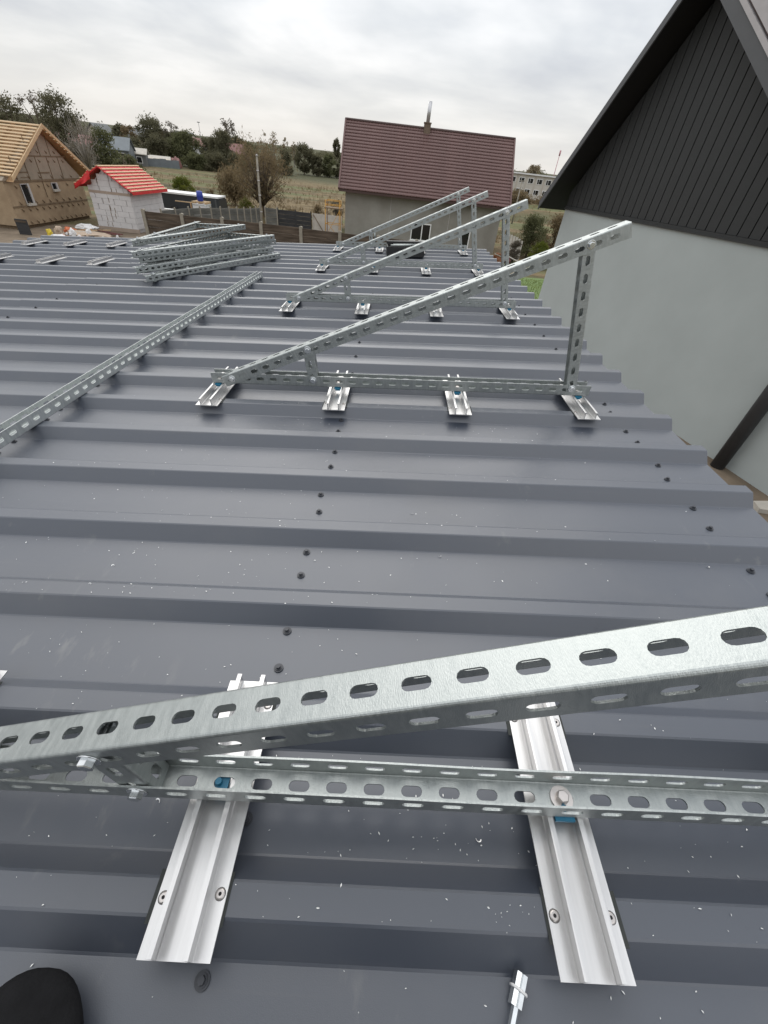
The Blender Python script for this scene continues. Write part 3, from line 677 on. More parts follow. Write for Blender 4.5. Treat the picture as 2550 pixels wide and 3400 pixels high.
# ------------------------------------------------------------------ house with the red-brown tiled roof
rh = empty('tiled_house', loc=(0, 0, 0)); tag(rh, 'concrete house with red brown tiled roof beyond the frames', 'house')
EY, EZ, RY, RZ = 33.5, -0.79, 36.9, 2.66
XA, XB = -4.02, 7.20
WY = 34.1
mb = MB(); mb.box(XA + .38, XB - .35, WY, WY + .3, GZ, -.62); mb.box(XA + .38, XA + .68, WY + .3, 39.8, GZ, -.62); mb.box(XB - .65, XB - .35, WY + .3, 39.8, GZ, -.62); mb.box(XA + .68, XB - .65, 39.5, 39.8, GZ, -.62)
for xx in (XA + .38, XB - .65): mb.prism([(WY, -.62), (39.8, -.62), (36.95, 2.45)], xx, xx + .3, axis='x')
mb.obj('wall', MAT['concrete'], rh)
slope = Vector((0, RY - EY, RZ - EZ)); SLN = slope.length; sl_u = slope.normalized(); sl_n = Vector((0, -sl_u.z, sl_u.y))
rb = MB(); rb.quad((XA, EY, EZ - .03), (XB, EY, EZ - .03), (XB, RY, RZ - .03), (XA, RY, RZ - .03)); rb.quad((XA, 2 * RY - EY, EZ - .03), (XB, 2 * RY - EY, EZ - .03), (XB, RY, RZ - .03), (XA, RY, RZ - .03))
rb.quad((XA, EY, EZ - .03), (XA, RY, RZ - .03), (XA, 2 * RY - EY, EZ - .03)); 
rb.quad((XA, EY, EZ - .14), (XB, EY, EZ - .14), (XB, EY, EZ - .03), (XA, EY, EZ - .03)); rb.quad((XA, EY, EZ - .14), (XB, EY, EZ - .14), (XB, WY, EZ - .14), (XA, WY, EZ - .14))
roofb = rb.obj('roof', MAT['tiledark'], rh, fix=False)
ROWS = 21; rowl = SLN / ROWS; nwave = 58
def tile_row(ncol):
    """one course of pressed metal tile: waved front lip with a real step"""
    mb = MB(); seg = ncol * 6; W = XB - XA
    for j, (s_, h0) in enumerate(((0.0, -.004), (0.0, .034), (rowl * .35, .030), (rowl, .006))):
        for i in range(seg + 1):
            x = W * i / seg; ph = (i % 6) / 6.0
            wv = .012 * (0.5 - 0.5 * math.cos(2 * PI * ph)); ss = s_ - (.034 * (0.5 - .5 * math.cos(2 * PI * ph)) if s_ == 0 else 0)
            p = Vector((x, 0, 0)) + sl_u * ss + sl_n * ((h0 + wv) if h0 > 0 else h0)
            mb.v.append(tuple(p))
    n = seg + 1
    for j in range(3):
        for i in range(seg): mb.f.append((j * n + i, j * n + i + 1, (j + 1) * n + i + 1, (j + 1) * n + i)); mb.sm.append(j > 0)
    return mb.mesh('tile_course', MAT['tile'], fix=False)
TR = tile_row(nwave)
for r_ in range(ROWS):
    place('tile_course', TR, rh, Matrix.Translation(Vector((XA, EY, EZ)) + sl_u * (rowl * r_)))
mb = MB(); mb.tube([(XA - .03, RY, RZ + .01), (XB + .03, RY, RZ + .01)], .085, 10); mb.obj('ridge_cap', MAT['tiledark'], rh)
for xx in (XA - .05, XB - .05):
    mb = MB(); b0 = Vector((xx, EY, EZ)); P = [b0 + sl_n * -.1, b0 + sl_n * .07, b0 + slope + sl_n * .07, b0 + slope + sl_n * -.1]
    Q = [p + Vector((.10, 0, 0)) for p in P]
    mb.quad(*P); mb.quad(*Q); [mb.quad(P[i], P[(i + 1) % 4], Q[(i + 1) % 4], Q[i]) for i in range(4)]; mb.obj('verge_trim', MAT['tile'], rh)
ch = MB().box(1.12, 1.55, 36.6, 37.1, 2.3, 2.90); ch.box(1.09, 1.58, 36.57, 37.13, 2.90, 2.96); cho = ch.obj('chimney', MAT['brick'], rh)
mb = MB(); mb.tube([(1.34, 36.85, 2.96), (1.36, 36.85, 3.95)], .12, 14); mb.obj('flue_pipe', MAT['steelpipe'], cho)
def window(parent, x0, x1, z0, z1, y, mull=True, sill=True, fr=.07):
    w = MB(); w.box(x0, x1, y - .05, y - .01, z0, z0 + fr); w.box(x0, x1, y - .05, y - .01, z1 - fr, z1); w.box(x0, x0 + fr, y - .05, y - .01, z0 + fr, z1 - fr); w.box(x1 - fr, x1, y - .05, y - .01, z0 + fr, z1 - fr)
    if mull: xm = x0 + (x1 - x0) * .55; w.box(xm - fr * .5, xm + fr * .5, y - .05, y - .01, z0 + fr, z1 - fr)
    wo_ = w.obj('window', MAT['whiteframe'], parent)
    g = MB(); g.box(x0 + fr * .5, x1 - fr * .5, y - .02, y - .004, z0 + fr * .5, z1 - fr * .5); g.obj('pane', MAT['glass'], wo_)
    if sill: q = MB(); q.box(x0 - .06, x1 + .06, y - .12, y - .004, z0 - .05, z0 - .003); q.obj('sill', MAT['whiteframe'], wo_)
    return wo_
window(rh, 0.92, 2.28, -3.20, -2.18, WY); window(rh, 4.32, 5.02, -3.45, -2.33, WY, mull=False)
for xx in (-.6, 3.4):
    mb = MB(); mb.box(xx, xx + .02, WY - .006, WY - .001, GZ, -.7); mb.obj('wall_joint', MAT['mortar'], rh)

# ------------------------------------------------------------------ house under construction on the left, gable facing us
bh = empty('unfinished_house', loc=(0, 0, 0)); tag(bh, 'unfinished tan boarded house with bare roof battens at the left edge', 'house')
GX = -18.9; GY0, GY1, GAY = 24.30, 30.50, 27.95
mb = MB()
mb.box(GX - 9, GX, GY0, GY0 + .25, GZ + .15, -1.55); mb.box(GX - 9, GX, GY1 - .25, GY1, GZ + .15, -1.55); mb.box(GX - .25, GX, GY0 + .25, GY1 - .25, GZ + .15, -1.55)
mb.obj('wall', MAT['osb'], bh)
mb = MB(); mb.prism([(GY0 - .05, -1.55), (GY1 + .05, -1.55), (GAY, .46)], GX - .22, GX + .012, axis='x'); mb.obj('gable', MAT['osb2'], bh)
mb = MB(); mb.box(GX - 9, GX - .12, GY0 + .1, GY1 - .1, GZ - .1, GZ + .15); mb.obj('foundation', MAT['seam'], bh)
def strip(y0, z0, y1, z1, w=.05, x=GX + .013, name='joint_strip', m='seam'):
    d = Vector((0, y1 - y0, z1 - z0)).normalized(); n = Vector((0, -d.z, d.y)) * w / 2; a, b = Vector((x, y0, z0)), Vector((x, y1, z1)); o_ = Vector((.02, 0, 0))
    mb = MB(); P = [a - n, b - n, b + n, a + n]; Q = [p + o_ for p in P]; mb.quad(*Q); [mb.quad(P[i], P[(i + 1) % 4], Q[(i + 1) % 4], Q[i]) for i in range(4)]
    mb.obj(name, MAT[m], bh)
strip(GY0, -1.60, GY1, -1.60, .07); strip(GY0, -2.57, GY1, -2.57, .06); strip(26.1, -.62, 29.6, -.62, .05)
for y in (25.3, 26.2, 27.1, 28.0, 28.9): strip(y, -1.58, y, min(-.64, (-1.5 + 1.05 * min(y - GY0, GY1 - y))), .035)
for y in (26.7, 27.6, 28.4): strip(y, -.60, y, min(.2, -1.5 + 1.05 * min(y - GY0, GY1 - y)), .03)
strip(27.05, -1.62, 27.05, -2.3, .03)
strip(25.55, -1.25, 26.25, -1.25, .04); strip(25.6, -1.45, 26.25, -1.45, .03); strip(26.95, -1.28, 27.85, -1.28, .05)
# torn board ties in rows
for (zz, y0, y1, n) in ((-1.78, 24.6, 30.2, 7), (-2.42, 24.7, 30.2, 10), (-2.70, 24.6, 30.3, 11), (-3.22, 24.5, 30.2, 12), (-.78, 25.9, 29.5, 6), (-.42, 26.6, 29.0, 4), (-1.42, 24.9, 30.0, 6)):
    for i in range(n):
        y = y0 + (y1 - y0) * (i + .5) / n + rnd.uniform(-.06, .06)
        mb = MB(); mb.quad((GX + .014, y - .10, zz + .05), (GX + .014, y + .10, zz - .05), (GX + .07, y + .02, zz - .07)); mb.quad((GX + .014, y - .10, zz + .05), (GX + .07, y + .02, zz - .07), (GX + .014, y - .02, zz - .10))
        mb.obj('torn_flap', MAT['seam'], bh, fix=False)
# deep window openings
def opening(y0, y1, z0, z1):
    w = MB(); x = GX + .016
    w.box(x, x + .03, y0 - .04, y0, z0 - .002, z1 + .03); w.box(x, x + .05, y1, y1 + .12, z0 - .002, z1 + .03); w.box(x, x + .03, y0 - .002, y1 + .002, z1, z1 + .028); f = w.obj('window', MAT['mortar'], bh)
    g = MB(); g.box(x - .012, x + .006, y0, y1, z0, z1); g.obj('pane', MAT['glass'], f)
    q = MB(); q.box(x, x + .10, y0 - .05, y1 + .12, z0 - .10, z0 - .004); q.obj('sill', MAT['palewood'], f)
opening(25.35, 25.78, -2.47, -1.72); opening(27.70, 28.02, -1.98, -1.73)
# roof: rafters and battens, front overhang
OVX = GX + .42
rake = ((24.55 - .05, -1.42), (GAY, .62), (31.35, -1.45))
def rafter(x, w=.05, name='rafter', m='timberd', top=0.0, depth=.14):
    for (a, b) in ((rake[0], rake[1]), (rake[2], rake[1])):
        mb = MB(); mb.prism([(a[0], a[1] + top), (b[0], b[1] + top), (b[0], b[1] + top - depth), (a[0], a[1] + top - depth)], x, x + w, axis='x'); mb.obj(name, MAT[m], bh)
rafter(OVX - .04, .04, 'rake_board', 'timber', .06, .15)
for i in range(9): rafter(GX - .3 - i * .85)
NB = 16
for side in (0, 1):
    a = Vector((0, rake[0 if side == 0 else 2][0], rake[0 if side == 0 else 2][1])); b = Vector((0, rake[1][0], rake[1][1])); d = (b - a).normalized(); n = Vector((0, -d.z, d.y)) * (1 if side == 0 else -1)
    for i in range(NB):
        p = a + (b - a) * ((i + .35) / NB) + n * .03; w = d * .055
        mb = MB(); P = [p - w, p + w, p + w + n * .045, p - w + n * .045]; A_ = [Vector((GX - 8.6, q.y, q.z)) for q in P]; B_ = [Vector((OVX - .045 - rnd.uniform(0, .06), q.y, q.z)) for q in P]
        mb.quad(*A_); mb.quad(*B_); [mb.quad(A_[k], A_[(k + 1) % 4], B_[(k + 1) % 4], B_[k]) for k in range(4)]; mb.obj('batten', MAT['timber'], bh)
mb = MB()
for side in (0, 1):
    a, b = rake[0 if side == 0 else 2], rake[1]
    mb.quad((GX - 8.5, a[0], a[1] - .16), (OVX - .05, a[0], a[1] - .16), (OVX - .05, b[0], b[1] - .16), (GX - 8.5, b[0], b[1] - .16))
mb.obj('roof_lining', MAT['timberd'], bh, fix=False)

# ------------------------------------------------------------------ white block shed with red membrane
sh = empty('block_shed', loc=(-15.4, 26.96, GZ)); tag(sh, 'small white block shed with bright red membrane roof and battens', 'shed')
SY, SX0, SX1, SBY = 26.96, -16.50, -14.33, 30.6
SO = Vector((-15.4, 26.96, GZ))
def SV(x, y, z): return Vector((x, y, z)) - SO
def sbox(mb, x0, x1, y0, y1, z0, z1): return mb.box(x0 - SO.x, x1 - SO.x, y0 - SO.y, y1 - SO.y, z0 - SO.z, z1 - SO.z)
sbox(MB(), SX0 + .03, SX1 - .03, SY + .03, SBY - .03, GZ, -1.66).obj('mortar_core', MAT['mortar'], sh)
mb = MB(); mb.prism([(SX0 + .03 - SO.x, -1.66 - SO.z), (SX1 - .03 - SO.x, -1.66 - SO.z), (-15.5 - SO.x, -.86 - SO.z)], SY + .03 - SO.y, SBY - SO.y, axis='y'); mb.obj('gable', MAT['mortar'], sh)
bhh, bl = .255, .62
def gable_lim(z): return (SX0 + (z + 1.55) / (.75) * 1.0 if z > -1.55 else SX0), (SX1 - (z + 1.66) / .85 * 1.12 if z > -1.66 else SX1)
row = 0; z = GZ + .17
while z < -.95:
    x0, x1 = gable_lim(z + bhh * .8); x = x0 - (bl * .5 if row % 2 else 0)
    while x < x1 - .03:
        a, b = max(x0, x + .006), min(x1, x + bl - .006)
        if b - a > .06:
            g = rnd.choice((0, 0, 0, .02, .035)); sbox(MB(), a + g, b - g, SY - rnd.uniform(0, .006), SY + .029, z + .004, z + bhh - .004).obj('block', MAT['aac'], sh)
        x += bl
    if z < -1.75:
        y = SY + .0 - (bl * .5 if row % 2 == 0 else 0)
        while y < SBY - .03:
            a, b = max(SY + .03, y + .005), min(SBY, y + bl - .005)
            if b - a > .06: sbox(MB(), SX1 - .029, SX1 + rnd.uniform(0, .006), a, b, z + .004, min(z + bhh - .004, -1.68)).obj('block', MAT['aac'], sh)
            y += bl
    row += 1; z += bhh
sbox(MB(), SX0 - .02, SX1 + .04, SY - .03, SY + .06, GZ, GZ + .168).obj('slab', MAT['slab'], sh)
sbox(MB(), SX0 - .004, SX1 + .004, SY - .012, SY + .02, -1.86, -1.74).obj('ring_beam', MAT['slab'], sh)
# hand-broken dark gaps between blocks
for (x, z, h) in ((-15.6, -2.5, .24), (-15.35, -2.55, .22), (-15.62, -2.85, .42), (-15.4, -2.80, .22), (-15.9, -2.95, .2), (-15.7, -3.2, .2), (-15.95, -3.2, .2), (-15.9, -1.35, .2), (-16.1, -1.2, .2), (-15.25, -1.68, .2), (-15.0, -1.68, .2), (-15.55, -2.12, .2)):
    sbox(MB(), x - .014, x + .014, SY - .009, SY + .01, z - h / 2, z + h / 2).obj('open_joint', MAT['seam'], sh)
RA = Vector((-15.52, 0, -.70)); RR = Vector((-14.02, 0, -1.66)); RL = Vector((-17.0, 0, -1.56)); ya, yb_ = SY - .28, SBY + .25
mb = MB()
for E_ in (RR, RL):
    A0, A1, B0, B1 = SV(RA.x, ya, RA.z), SV(RA.x, yb_, RA.z), SV(E_.x, ya, E_.z), SV(E_.x, yb_, E_.z); dn = Vector((0, 0, -.05))
    mb.quad(A0, A1, B1, B0); mb.quad(A0 + dn, A1 + dn, B1 + dn, B0 + dn); mb.quad(B0, B1, B1 + dn * 2.2, B0 + dn * 2.2); mb.quad(A0, B0, B0 + dn, A0 + dn)
mb.obj('membrane', MAT['redfilm'], sh, fix=False)
mb = MB()                                                     # loose flap of membrane hanging off the left eave
P = []
for i in range(7):
    for j in range(4):
        u, v = i / 6, j / 3
        P.append(SV(-16.95 + u * .95 + .05 * math.sin(v * 5), SY - .32 - .05 * math.sin(u * 7 + v * 3), -1.62 + u * .75 - v * (.12 + .30 * u) + .03 * math.sin(u * 11 + v * 4)))
mb.v = [tuple(p) for p in P]
for i in range(6):
    for j in range(3): a = i * 4 + j; mb.f.append((a, a + 1, a + 5, a + 4)); mb.sm.append(True)
mb.obj('membrane_flap', MAT['redfilm'], sh, fix=False)
for E_, nbt in ((RR, 8), (RL, 7)):
    for i in range(nbt + 1):
        f_ = .03 + .94 * i / nbt; p = RA.lerp(E_, f_); d = (E_ - RA).normalized(); n = Vector((-d.z, 0, d.x)); n = n if n.z > 0 else -n
        a, b = p - d * .030, p + d * .030; mb = MB(); Q = [a + n * .018, b + n * .018, b + n * .045, a + n * .045]
        A_ = [SV(q.x, ya - .03, q.z) for q in Q]; B_ = [SV(q.x, yb_ + .03, q.z) for q in Q]
        mb.quad(*A_); mb.quad(*B_); [mb.quad(A_[k], A_[(k + 1) % 4], B_[(k + 1) % 4], B_[k]) for k in range(4)]; mb.obj('batten', MAT['timber'], sh)
    for i in range(6):
        y = ya + .15 + (yb_ - ya - .3) * i / 5; d = (E_ - RA).normalized(); n = Vector((-d.z, 0, d.x)); n = n if n.z > 0 else -n
        a, b = RA + d * .05, E_ - d * .05; mb = MB(); Q = [(a + n * .001), (b + n * .001), (b + n * .016), (a + n * .016)]
        A_ = [SV(q.x, y - .025, q.z) for q in Q]; B_ = [SV(q.x, y + .025, q.z) for q in Q]
        mb.quad(*A_); mb.quad(*B_); [mb.quad(A_[k], A_[(k + 1) % 4], B_[(k + 1) % 4], B_[k]) for k in range(4)]; mb.obj('counter_batten', MAT['redfilm'], sh)

# ------------------------------------------------------------------ fences
def board_fence(name, label, pts, ztops, zbot, nb, mb_mat, mp_mat, post_w=.16, group=None, th=.05, gap=.012):
    root = empty(name, loc=(pts[0][0], pts[0][1], zbot)); tag(root, label, 'fence', group); O = Vector((pts[0][0], pts[0][1], zbot))
    for i, (x, y) in enumerate(pts):
        zt = ztops[i] + .06
        mb = MB(); mb.box(-post_w / 2, post_w / 2, -post_w / 2, post_w / 2, 0, zt - zbot); mb.prism([(-post_w / 2, zt - zbot), (post_w / 2, zt - zbot), (0, zt - zbot + .03)], -post_w / 2, post_w / 2, axis='y')
        p = mb.obj('post', mp_mat, root); p.matrix_local = Matrix.Translation(Vector((x, y, zbot)) - O)
    for i in range(len(pts) - 1):
        a, b = Vector((*pts[i], 0)), Vector((*pts[i + 1], 0)); d = (b - a); L_ = d.length; ang = math.atan2(d.y, d.x)
        for k in range(nb):
            z0 = zbot + (ztops[i] - zbot) * k / nb; z1 = zbot + (ztops[i] - zbot) * (k + 1) / nb; off = rnd.uniform(-.008, .008)
            mb = MB(); mb.box(post_w / 2 + .002, L_ - post_w / 2 - .002, -th / 2 + off, th / 2 + off, z0 - zbot + gap / 2, z1 - zbot - gap / 2)
            o_ = mb.obj('board', mb_mat, root); o_.matrix_local = Matrix.Translation(a + Vector((0, 0, zbot)) - O) @ Matrix.Rotation(ang, 4, 'Z')
    return root
fx = [-12.82, -10.90, -8.88, -6.93, -4.91, -2.92, -0.95, 1.02]
board_fence('board_fence', 'dark brown weathered board fence with pale posts behind the garage', [(x, 25.0) for x in fx], [-2.20, -2.20, -2.17, -2.17, -2.19, -2.20, -2.2, -2.2], GZ, 4, MAT['fencewood'], MAT['fencepost'])
f2 = [(-12.35, 25.9), (-12.1, 27.0), (-11.85, 28.2), (-11.45, 28.85), (-11.05, 29.45), (-10.66, 29.95), (-10.27, 30.35), (-9.92, 30.75), (-9.6, 31.1), (-9.33, 31.55), (-9.13, 32.05), (-9.02, 32.6)]
board_fence('panel_fence', 'grey panel fence with thin posts receding behind the brown fence', f2, [-2.2] * 12, GZ, 4, MAT['fencegrey'], MAT['fencepost'], post_w=.075, th=.03)
board_fence('plank_fence', 'short fence of stacked planks with pale top board beside the pole', [(-9.02, 33.9), (-8.22, 33.9)], [-2.27, -2.27], GZ, 5, MAT['fencegrey'], MAT['fencepost'], post_w=.07, th=.04)
board_fence('dark_fence', 'blackish board fence between the pole and the white gate', [(-8.18, 34.0), (-7.0, 34.0), (-5.95, 34.0)], [-2.30, -2.30, -2.30], GZ, 5, MAT['blackwood'], MAT['blackwood'], post_w=.07, th=.04)
gt = empty('sheet_gate', loc=(-5.85, 34.0, GZ)); tag(gt, 'off white sheet gate with diagonal brace behind the yellow scaffold', 'gate')
MB().box(0, 2.0, 0, .03, .08, 1.20).obj('panel', MAT['palewood'], gt)
for (x0, x1, z0, z1) in ((0, .05, .05, 1.22), (1.95, 2.0, .05, 1.22)): MB().box(x0, x1, -.035, -.002, z0, z1).obj('stile', MAT['palewood'], gt)
mb = MB(); mb.tube([(.06, -.03, 1.15), (.85, -.03, .1)], .022, 6); mb.obj('brace', MAT['seam'], gt)

# ------------------------------------------------------------------ yellow scaffold tower
sc = empty('scaffold', loc=(-4.1, 31.0, GZ)); tag(sc, 'rusty yellow scaffold tower standing against the tiled house', 'scaffold')
for i, (x, y) in enumerate(((-.43, 0), (.43, 0), (-.43, .8), (.43, .8), )):
    mb = MB(); mb.tube([(x, y, 0), (x, y, 2.2)], .024, 8); mb.obj('standard', MAT['yellow'] if i != 2 else MAT['rust'], sc)
for z in (.3, 1.0, 1.95, 2.18):
    for y in (0, .8): mb = MB(); mb.tube([(-.43, y, z), (.43, y, z)], .018, 6); mb.obj('ledger', MAT['yellow'], sc)
for x in (-.43, .43):
    for z in (1.0, 1.95): mb = MB(); mb.tube([(x, 0, z), (x, .8, z)], .018, 6); mb.obj('transom', MAT['yellow'], sc)
mb = MB(); mb.tube([(-.43, 0, .3), (.43, 0, 1.7)], .014, 6); mb.obj('brace', MAT['yellow'], sc); mb = MB(); mb.tube([(.43, 0, .3), (-.43, .8, 1.0)], .014, 6); mb.obj('brace', MAT['yellow'], sc)
MB().box(-.5, .62, -.05, .85, 1.79, 1.84).obj('platform', MAT['seam'], sc)
# ------------------------------------------------------------------ steel lamp pole
po = empty('steel_pole', loc=(-7.42, 27.0, GZ)); tag(po, 'bare grey steel pole standing behind the brown fence', 'pole')
mb = MB(); mb.tube([(0, 0, 0), (.0, 0, 2.2), (.03, 0, 3.9)], [.062, .056, .05], 12); mb.obj('shaft', MAT['fencepost'], po)
for z in (1.6, 2.3, 2.9, 3.3): mb = MB(); mb.tube([(.015, 0, z), (.015, 0, z + .05)], .066, 12); mb.obj('band', MAT['mortar'], po)
mb = MB(); mb.tube([(.03, 0, 3.9), (.03, 0, 3.97)], [.07, .03], 10); mb.obj('cap', MAT['mortar'], po)
# ------------------------------------------------------------------ dark trailer behind the fence
tl = empty('box_trailer', loc=(-14.75, 36.5, GZ)); tag(tl, 'long dark grey box trailer with white roof edge behind the shed', 'trailer')
MB().box(-2.25, 1.95, -.8, .8, .30, 1.26).obj('body', MAT['trailer'], tl)
MB().box(-2.30, 2.0, -.85, .85, 1.263, 1.36).obj('roof_edge', MAT['whiteplastic'], tl)
MB().box(1.955, 2.06, -.78, .78, .35, 1.20).obj('rear_door', MAT['trailer'], tl)
for x in (-1.2, 1.2):
    for y in (-.86, .86): mb = MB(); mb.tube([(x, y - .09, .3), (x, y + .09, .3)], .3, 16); mb.obj('wheel', MAT['tyre'], tl)
for x in (-2.25, 1.75): MB().box(x, x + .10, -.822, -.803, .30, 1.25).obj('corner_post', MAT['fascia'], tl)
# blue barrel on a pallet on a white tank
ib = empty('water_tank', loc=(-12.92, 33.0, GZ)); tag(ib, 'white square plastic water tank behind the fences', 'tank')
MB().box(-.44, .44, -.44, .44, .0, 1.14).obj('tank', MAT['whiteplastic'], ib)
for z in (.3, .7, 1.08):
    mb = MB(); mb.tube([(-.46, -.46, z), (.46, -.46, z), (.46, .46, z), (-.46, .46, z), (-.46, -.46, z)], .012, 6); mb.obj('cage_bar', MAT['galv'], ib)
pa = empty('pallet', loc=(-12.92, 33.0, GZ + 1.145)); tag(pa, 'small timber pallet on top of the white water tank', 'pallet')
for y in (-.38, -.12, .14, .38): MB().box(-.46, .46, y - .06, y + .06, .08, .11).obj('board', MAT['timber'], pa)
for x in (-.4, 0, .4): MB().box(x - .05, x + .05, -.44, .44, 0, .078).obj('bearer', MAT['timber'], pa)
ba = empty('blue_barrel', loc=(-12.94, 32.95, GZ + 1.258)); tag(ba, 'blue plastic barrel standing on the pallet behind the fence', 'barrel')
mb = MB(); mb.tube([(0, 0, 0), (0, 0, .04), (0, 0, .18), (0, 0, .2), (0, 0, .36), (0, 0, .38), (0, 0, .5), (0, 0, .53)], [.16, .185, .19, .2, .2, .19, .185, .15], 20); mb.obj('drum', MAT['bluebarrel'], ba)
mb = MB(); mb.tube([(.07, 0, .53), (.07, 0, .56)], .03, 10); mb.obj('bung', MAT['bluebarrel'], ba)
la = empty('timber_lath', loc=(-13.5, 32.6, GZ + 1.14)); tag(la, 'thin pale timber lath sticking out left of the pallet', 'lath'); MB().box(-.95, .35, -.03, .03, .0, .05).obj('lath', MAT['timber'], la)
MB().box(.0, .06, -.05, .05, -1.14, -.003).obj('prop', MAT['timberd'], la)
wb = empty('white_board', loc=(-14.0, 30.9, GZ)); tag(wb, 'long white board lying on trestles between shed and fence', 'board')
MB().box(-.9, 1.2, -.15, .15, .80, .88).obj('plank', MAT['whiteframe'], wb)
for x in (-.6, .9): MB().box(x - .04, x + .04, -.12, .12, 0, .798).obj('trestle', MAT['timberd'], wb)
# dark board standing in the yard before the unfinished house
db = empty('dark_board', loc=(-18.0, 23.3, GZ)); tag(db, 'dark wooden panel standing upright in front of the tan house', 'board')
MB().box(-.27, .27, -.04, .04, .0, .62).obj('panel', MAT['blackwood'], db); MB().box(-.27, .27, -.06, -.043, .5, .58).obj('cleat', MAT['fencewood'], db)

# ------------------------------------------------------------------ heap of building rubbish
GR = 'rubbish heap by the shed'
def crumple(name, label, cat, x, y, z, sx, sy, sz, mat, seed):
    bm = bmesh.new(); bmesh.ops.create_icosphere(bm, subdivisions=3, radius=1.0)
    for v in bm.verts:
        n_ = mnoise.noise(v.co * 1.7 + Vector((seed * 3.1, 0, 0))) * .45 + mnoise.noise(v.co * 4 + Vector((0, seed, 0))) * .18
        v.co = Vector((v.co.x * (1 + n_) * sx, v.co.y * (1 + n_) * sy, max(-.25, v.co.z * (1 + n_)) * sz))
    m = bpy.data.meshes.new(name); bm.to_mesh(m); bm.free(); m.materials.append(MAT[mat]); o_ = place(name, m); o_.location = (x, y, z + sz * .22); tag(o_, label, cat, GR)
MAT['yellowbag'] = material('yellow_bag', (0.62, 0.47, 0.04), 0.5); MAT['orangebag'] = material('orange_sheet', (0.5, 0.13, 0.05), 0.6); MAT['beigebag'] = material('beige_paper', (0.42, 0.33, 0.25), 0.8); MAT['maroon'] = material('maroon_offcut', (0.10, 0.02, 0.02), 0.5)
crumple('rubbish_bag', 'small yellow bag at the left end of the rubbish heap', 'bag', -17.2, 23.85, GZ, .14, .12, .2, 'yellowbag', 1)
crumple('rubbish_bag', 'beige paper sack beside the yellow bag on the heap', 'bag', -17.0, 24.3, GZ, .24, .2, .28, 'beigebag', 2)
crumple('rubbish_bag', 'orange crumpled sheet at the back of the rubbish heap', 'sheet', -17.0, 25.2, GZ, .36, .2, .18, 'orangebag', 3)
crumple('rubbish_bag', 'crumpled white film at the front of the rubbish heap', 'film', -16.55, 23.5, GZ, .42, .2, .10, 'whiteplastic', 4)
crumple('rubbish_bag', 'upright white bag in the middle of the rubbish heap', 'bag', -16.35, 24.3, GZ, .16, .14, .26, 'whiteplastic', 5)
crumple('rubbish_bag', 'wide white sack on top at the back of the heap', 'sack', -16.7, 26.1, GZ + .1, .55, .2, .17, 'whiteplastic', 6)
crumple('rubbish_bag', 'white tube shaped wrapper standing right of the heap middle', 'wrapper', -15.75, 24.7, GZ, .12, .12, .24, 'whiteplastic', 7)
crumple('rubbish_bag', 'brown earth and paper mound under the rubbish', 'mound', -16.0, 25.0, GZ, 1.1, .7, .12, 'beigebag', 8)
for n_, (x, y, rz, L_, m_, lab) in enumerate(((-15.9, 25.9, .5, 1.1, 'timber', 'pale plank leaning over the right side of the rubbish heap'), (-15.2, 25.6, -.35, 1.7, 'maroon', 'long maroon metal offcut lying before the shed'), (-15.0, 25.2, -.2, 1.3, 'maroon', 'short maroon offcut lying nearest the shed corner'),
        (-16.2, 24.9, .15, .9, 'palewood', 'grey plank across the middle of the rubbish heap'), (-14.7, 23.9, .1, .6, 'timber', 'short timber offcut near the garage roof edge'), (-16.5, 25.5, .9, .8, 'timberd', 'brown batten sticking out of the rubbish heap'))):
    pk = empty('plank', loc=(x, y, GZ + .05), rz=rz); tag(pk, lab, 'plank', GR); pk.matrix_world = pk.matrix_world @ Matrix.Rotation(rnd.uniform(-.12, .02), 4, 'Y')
    MB().box(-L_ / 2, L_ / 2, -.06, .06, .05, .08).obj('board', MAT[m_], pk)
for i in range(14):
    x, y = rnd.uniform(-16.8, -14.4), rnd.uniform(23.4, 25.6)
    crumple('rubble_piece', 'small broken block or scrap lying on the rubbish heap', 'rubble', x, y, GZ, rnd.uniform(.05, .13), rnd.uniform(.05, .12), rnd.uniform(.05, .12), rnd.choice(('whiteplastic', 'beigebag', 'aac', 'orangebag', 'palewood')), 20 + i)
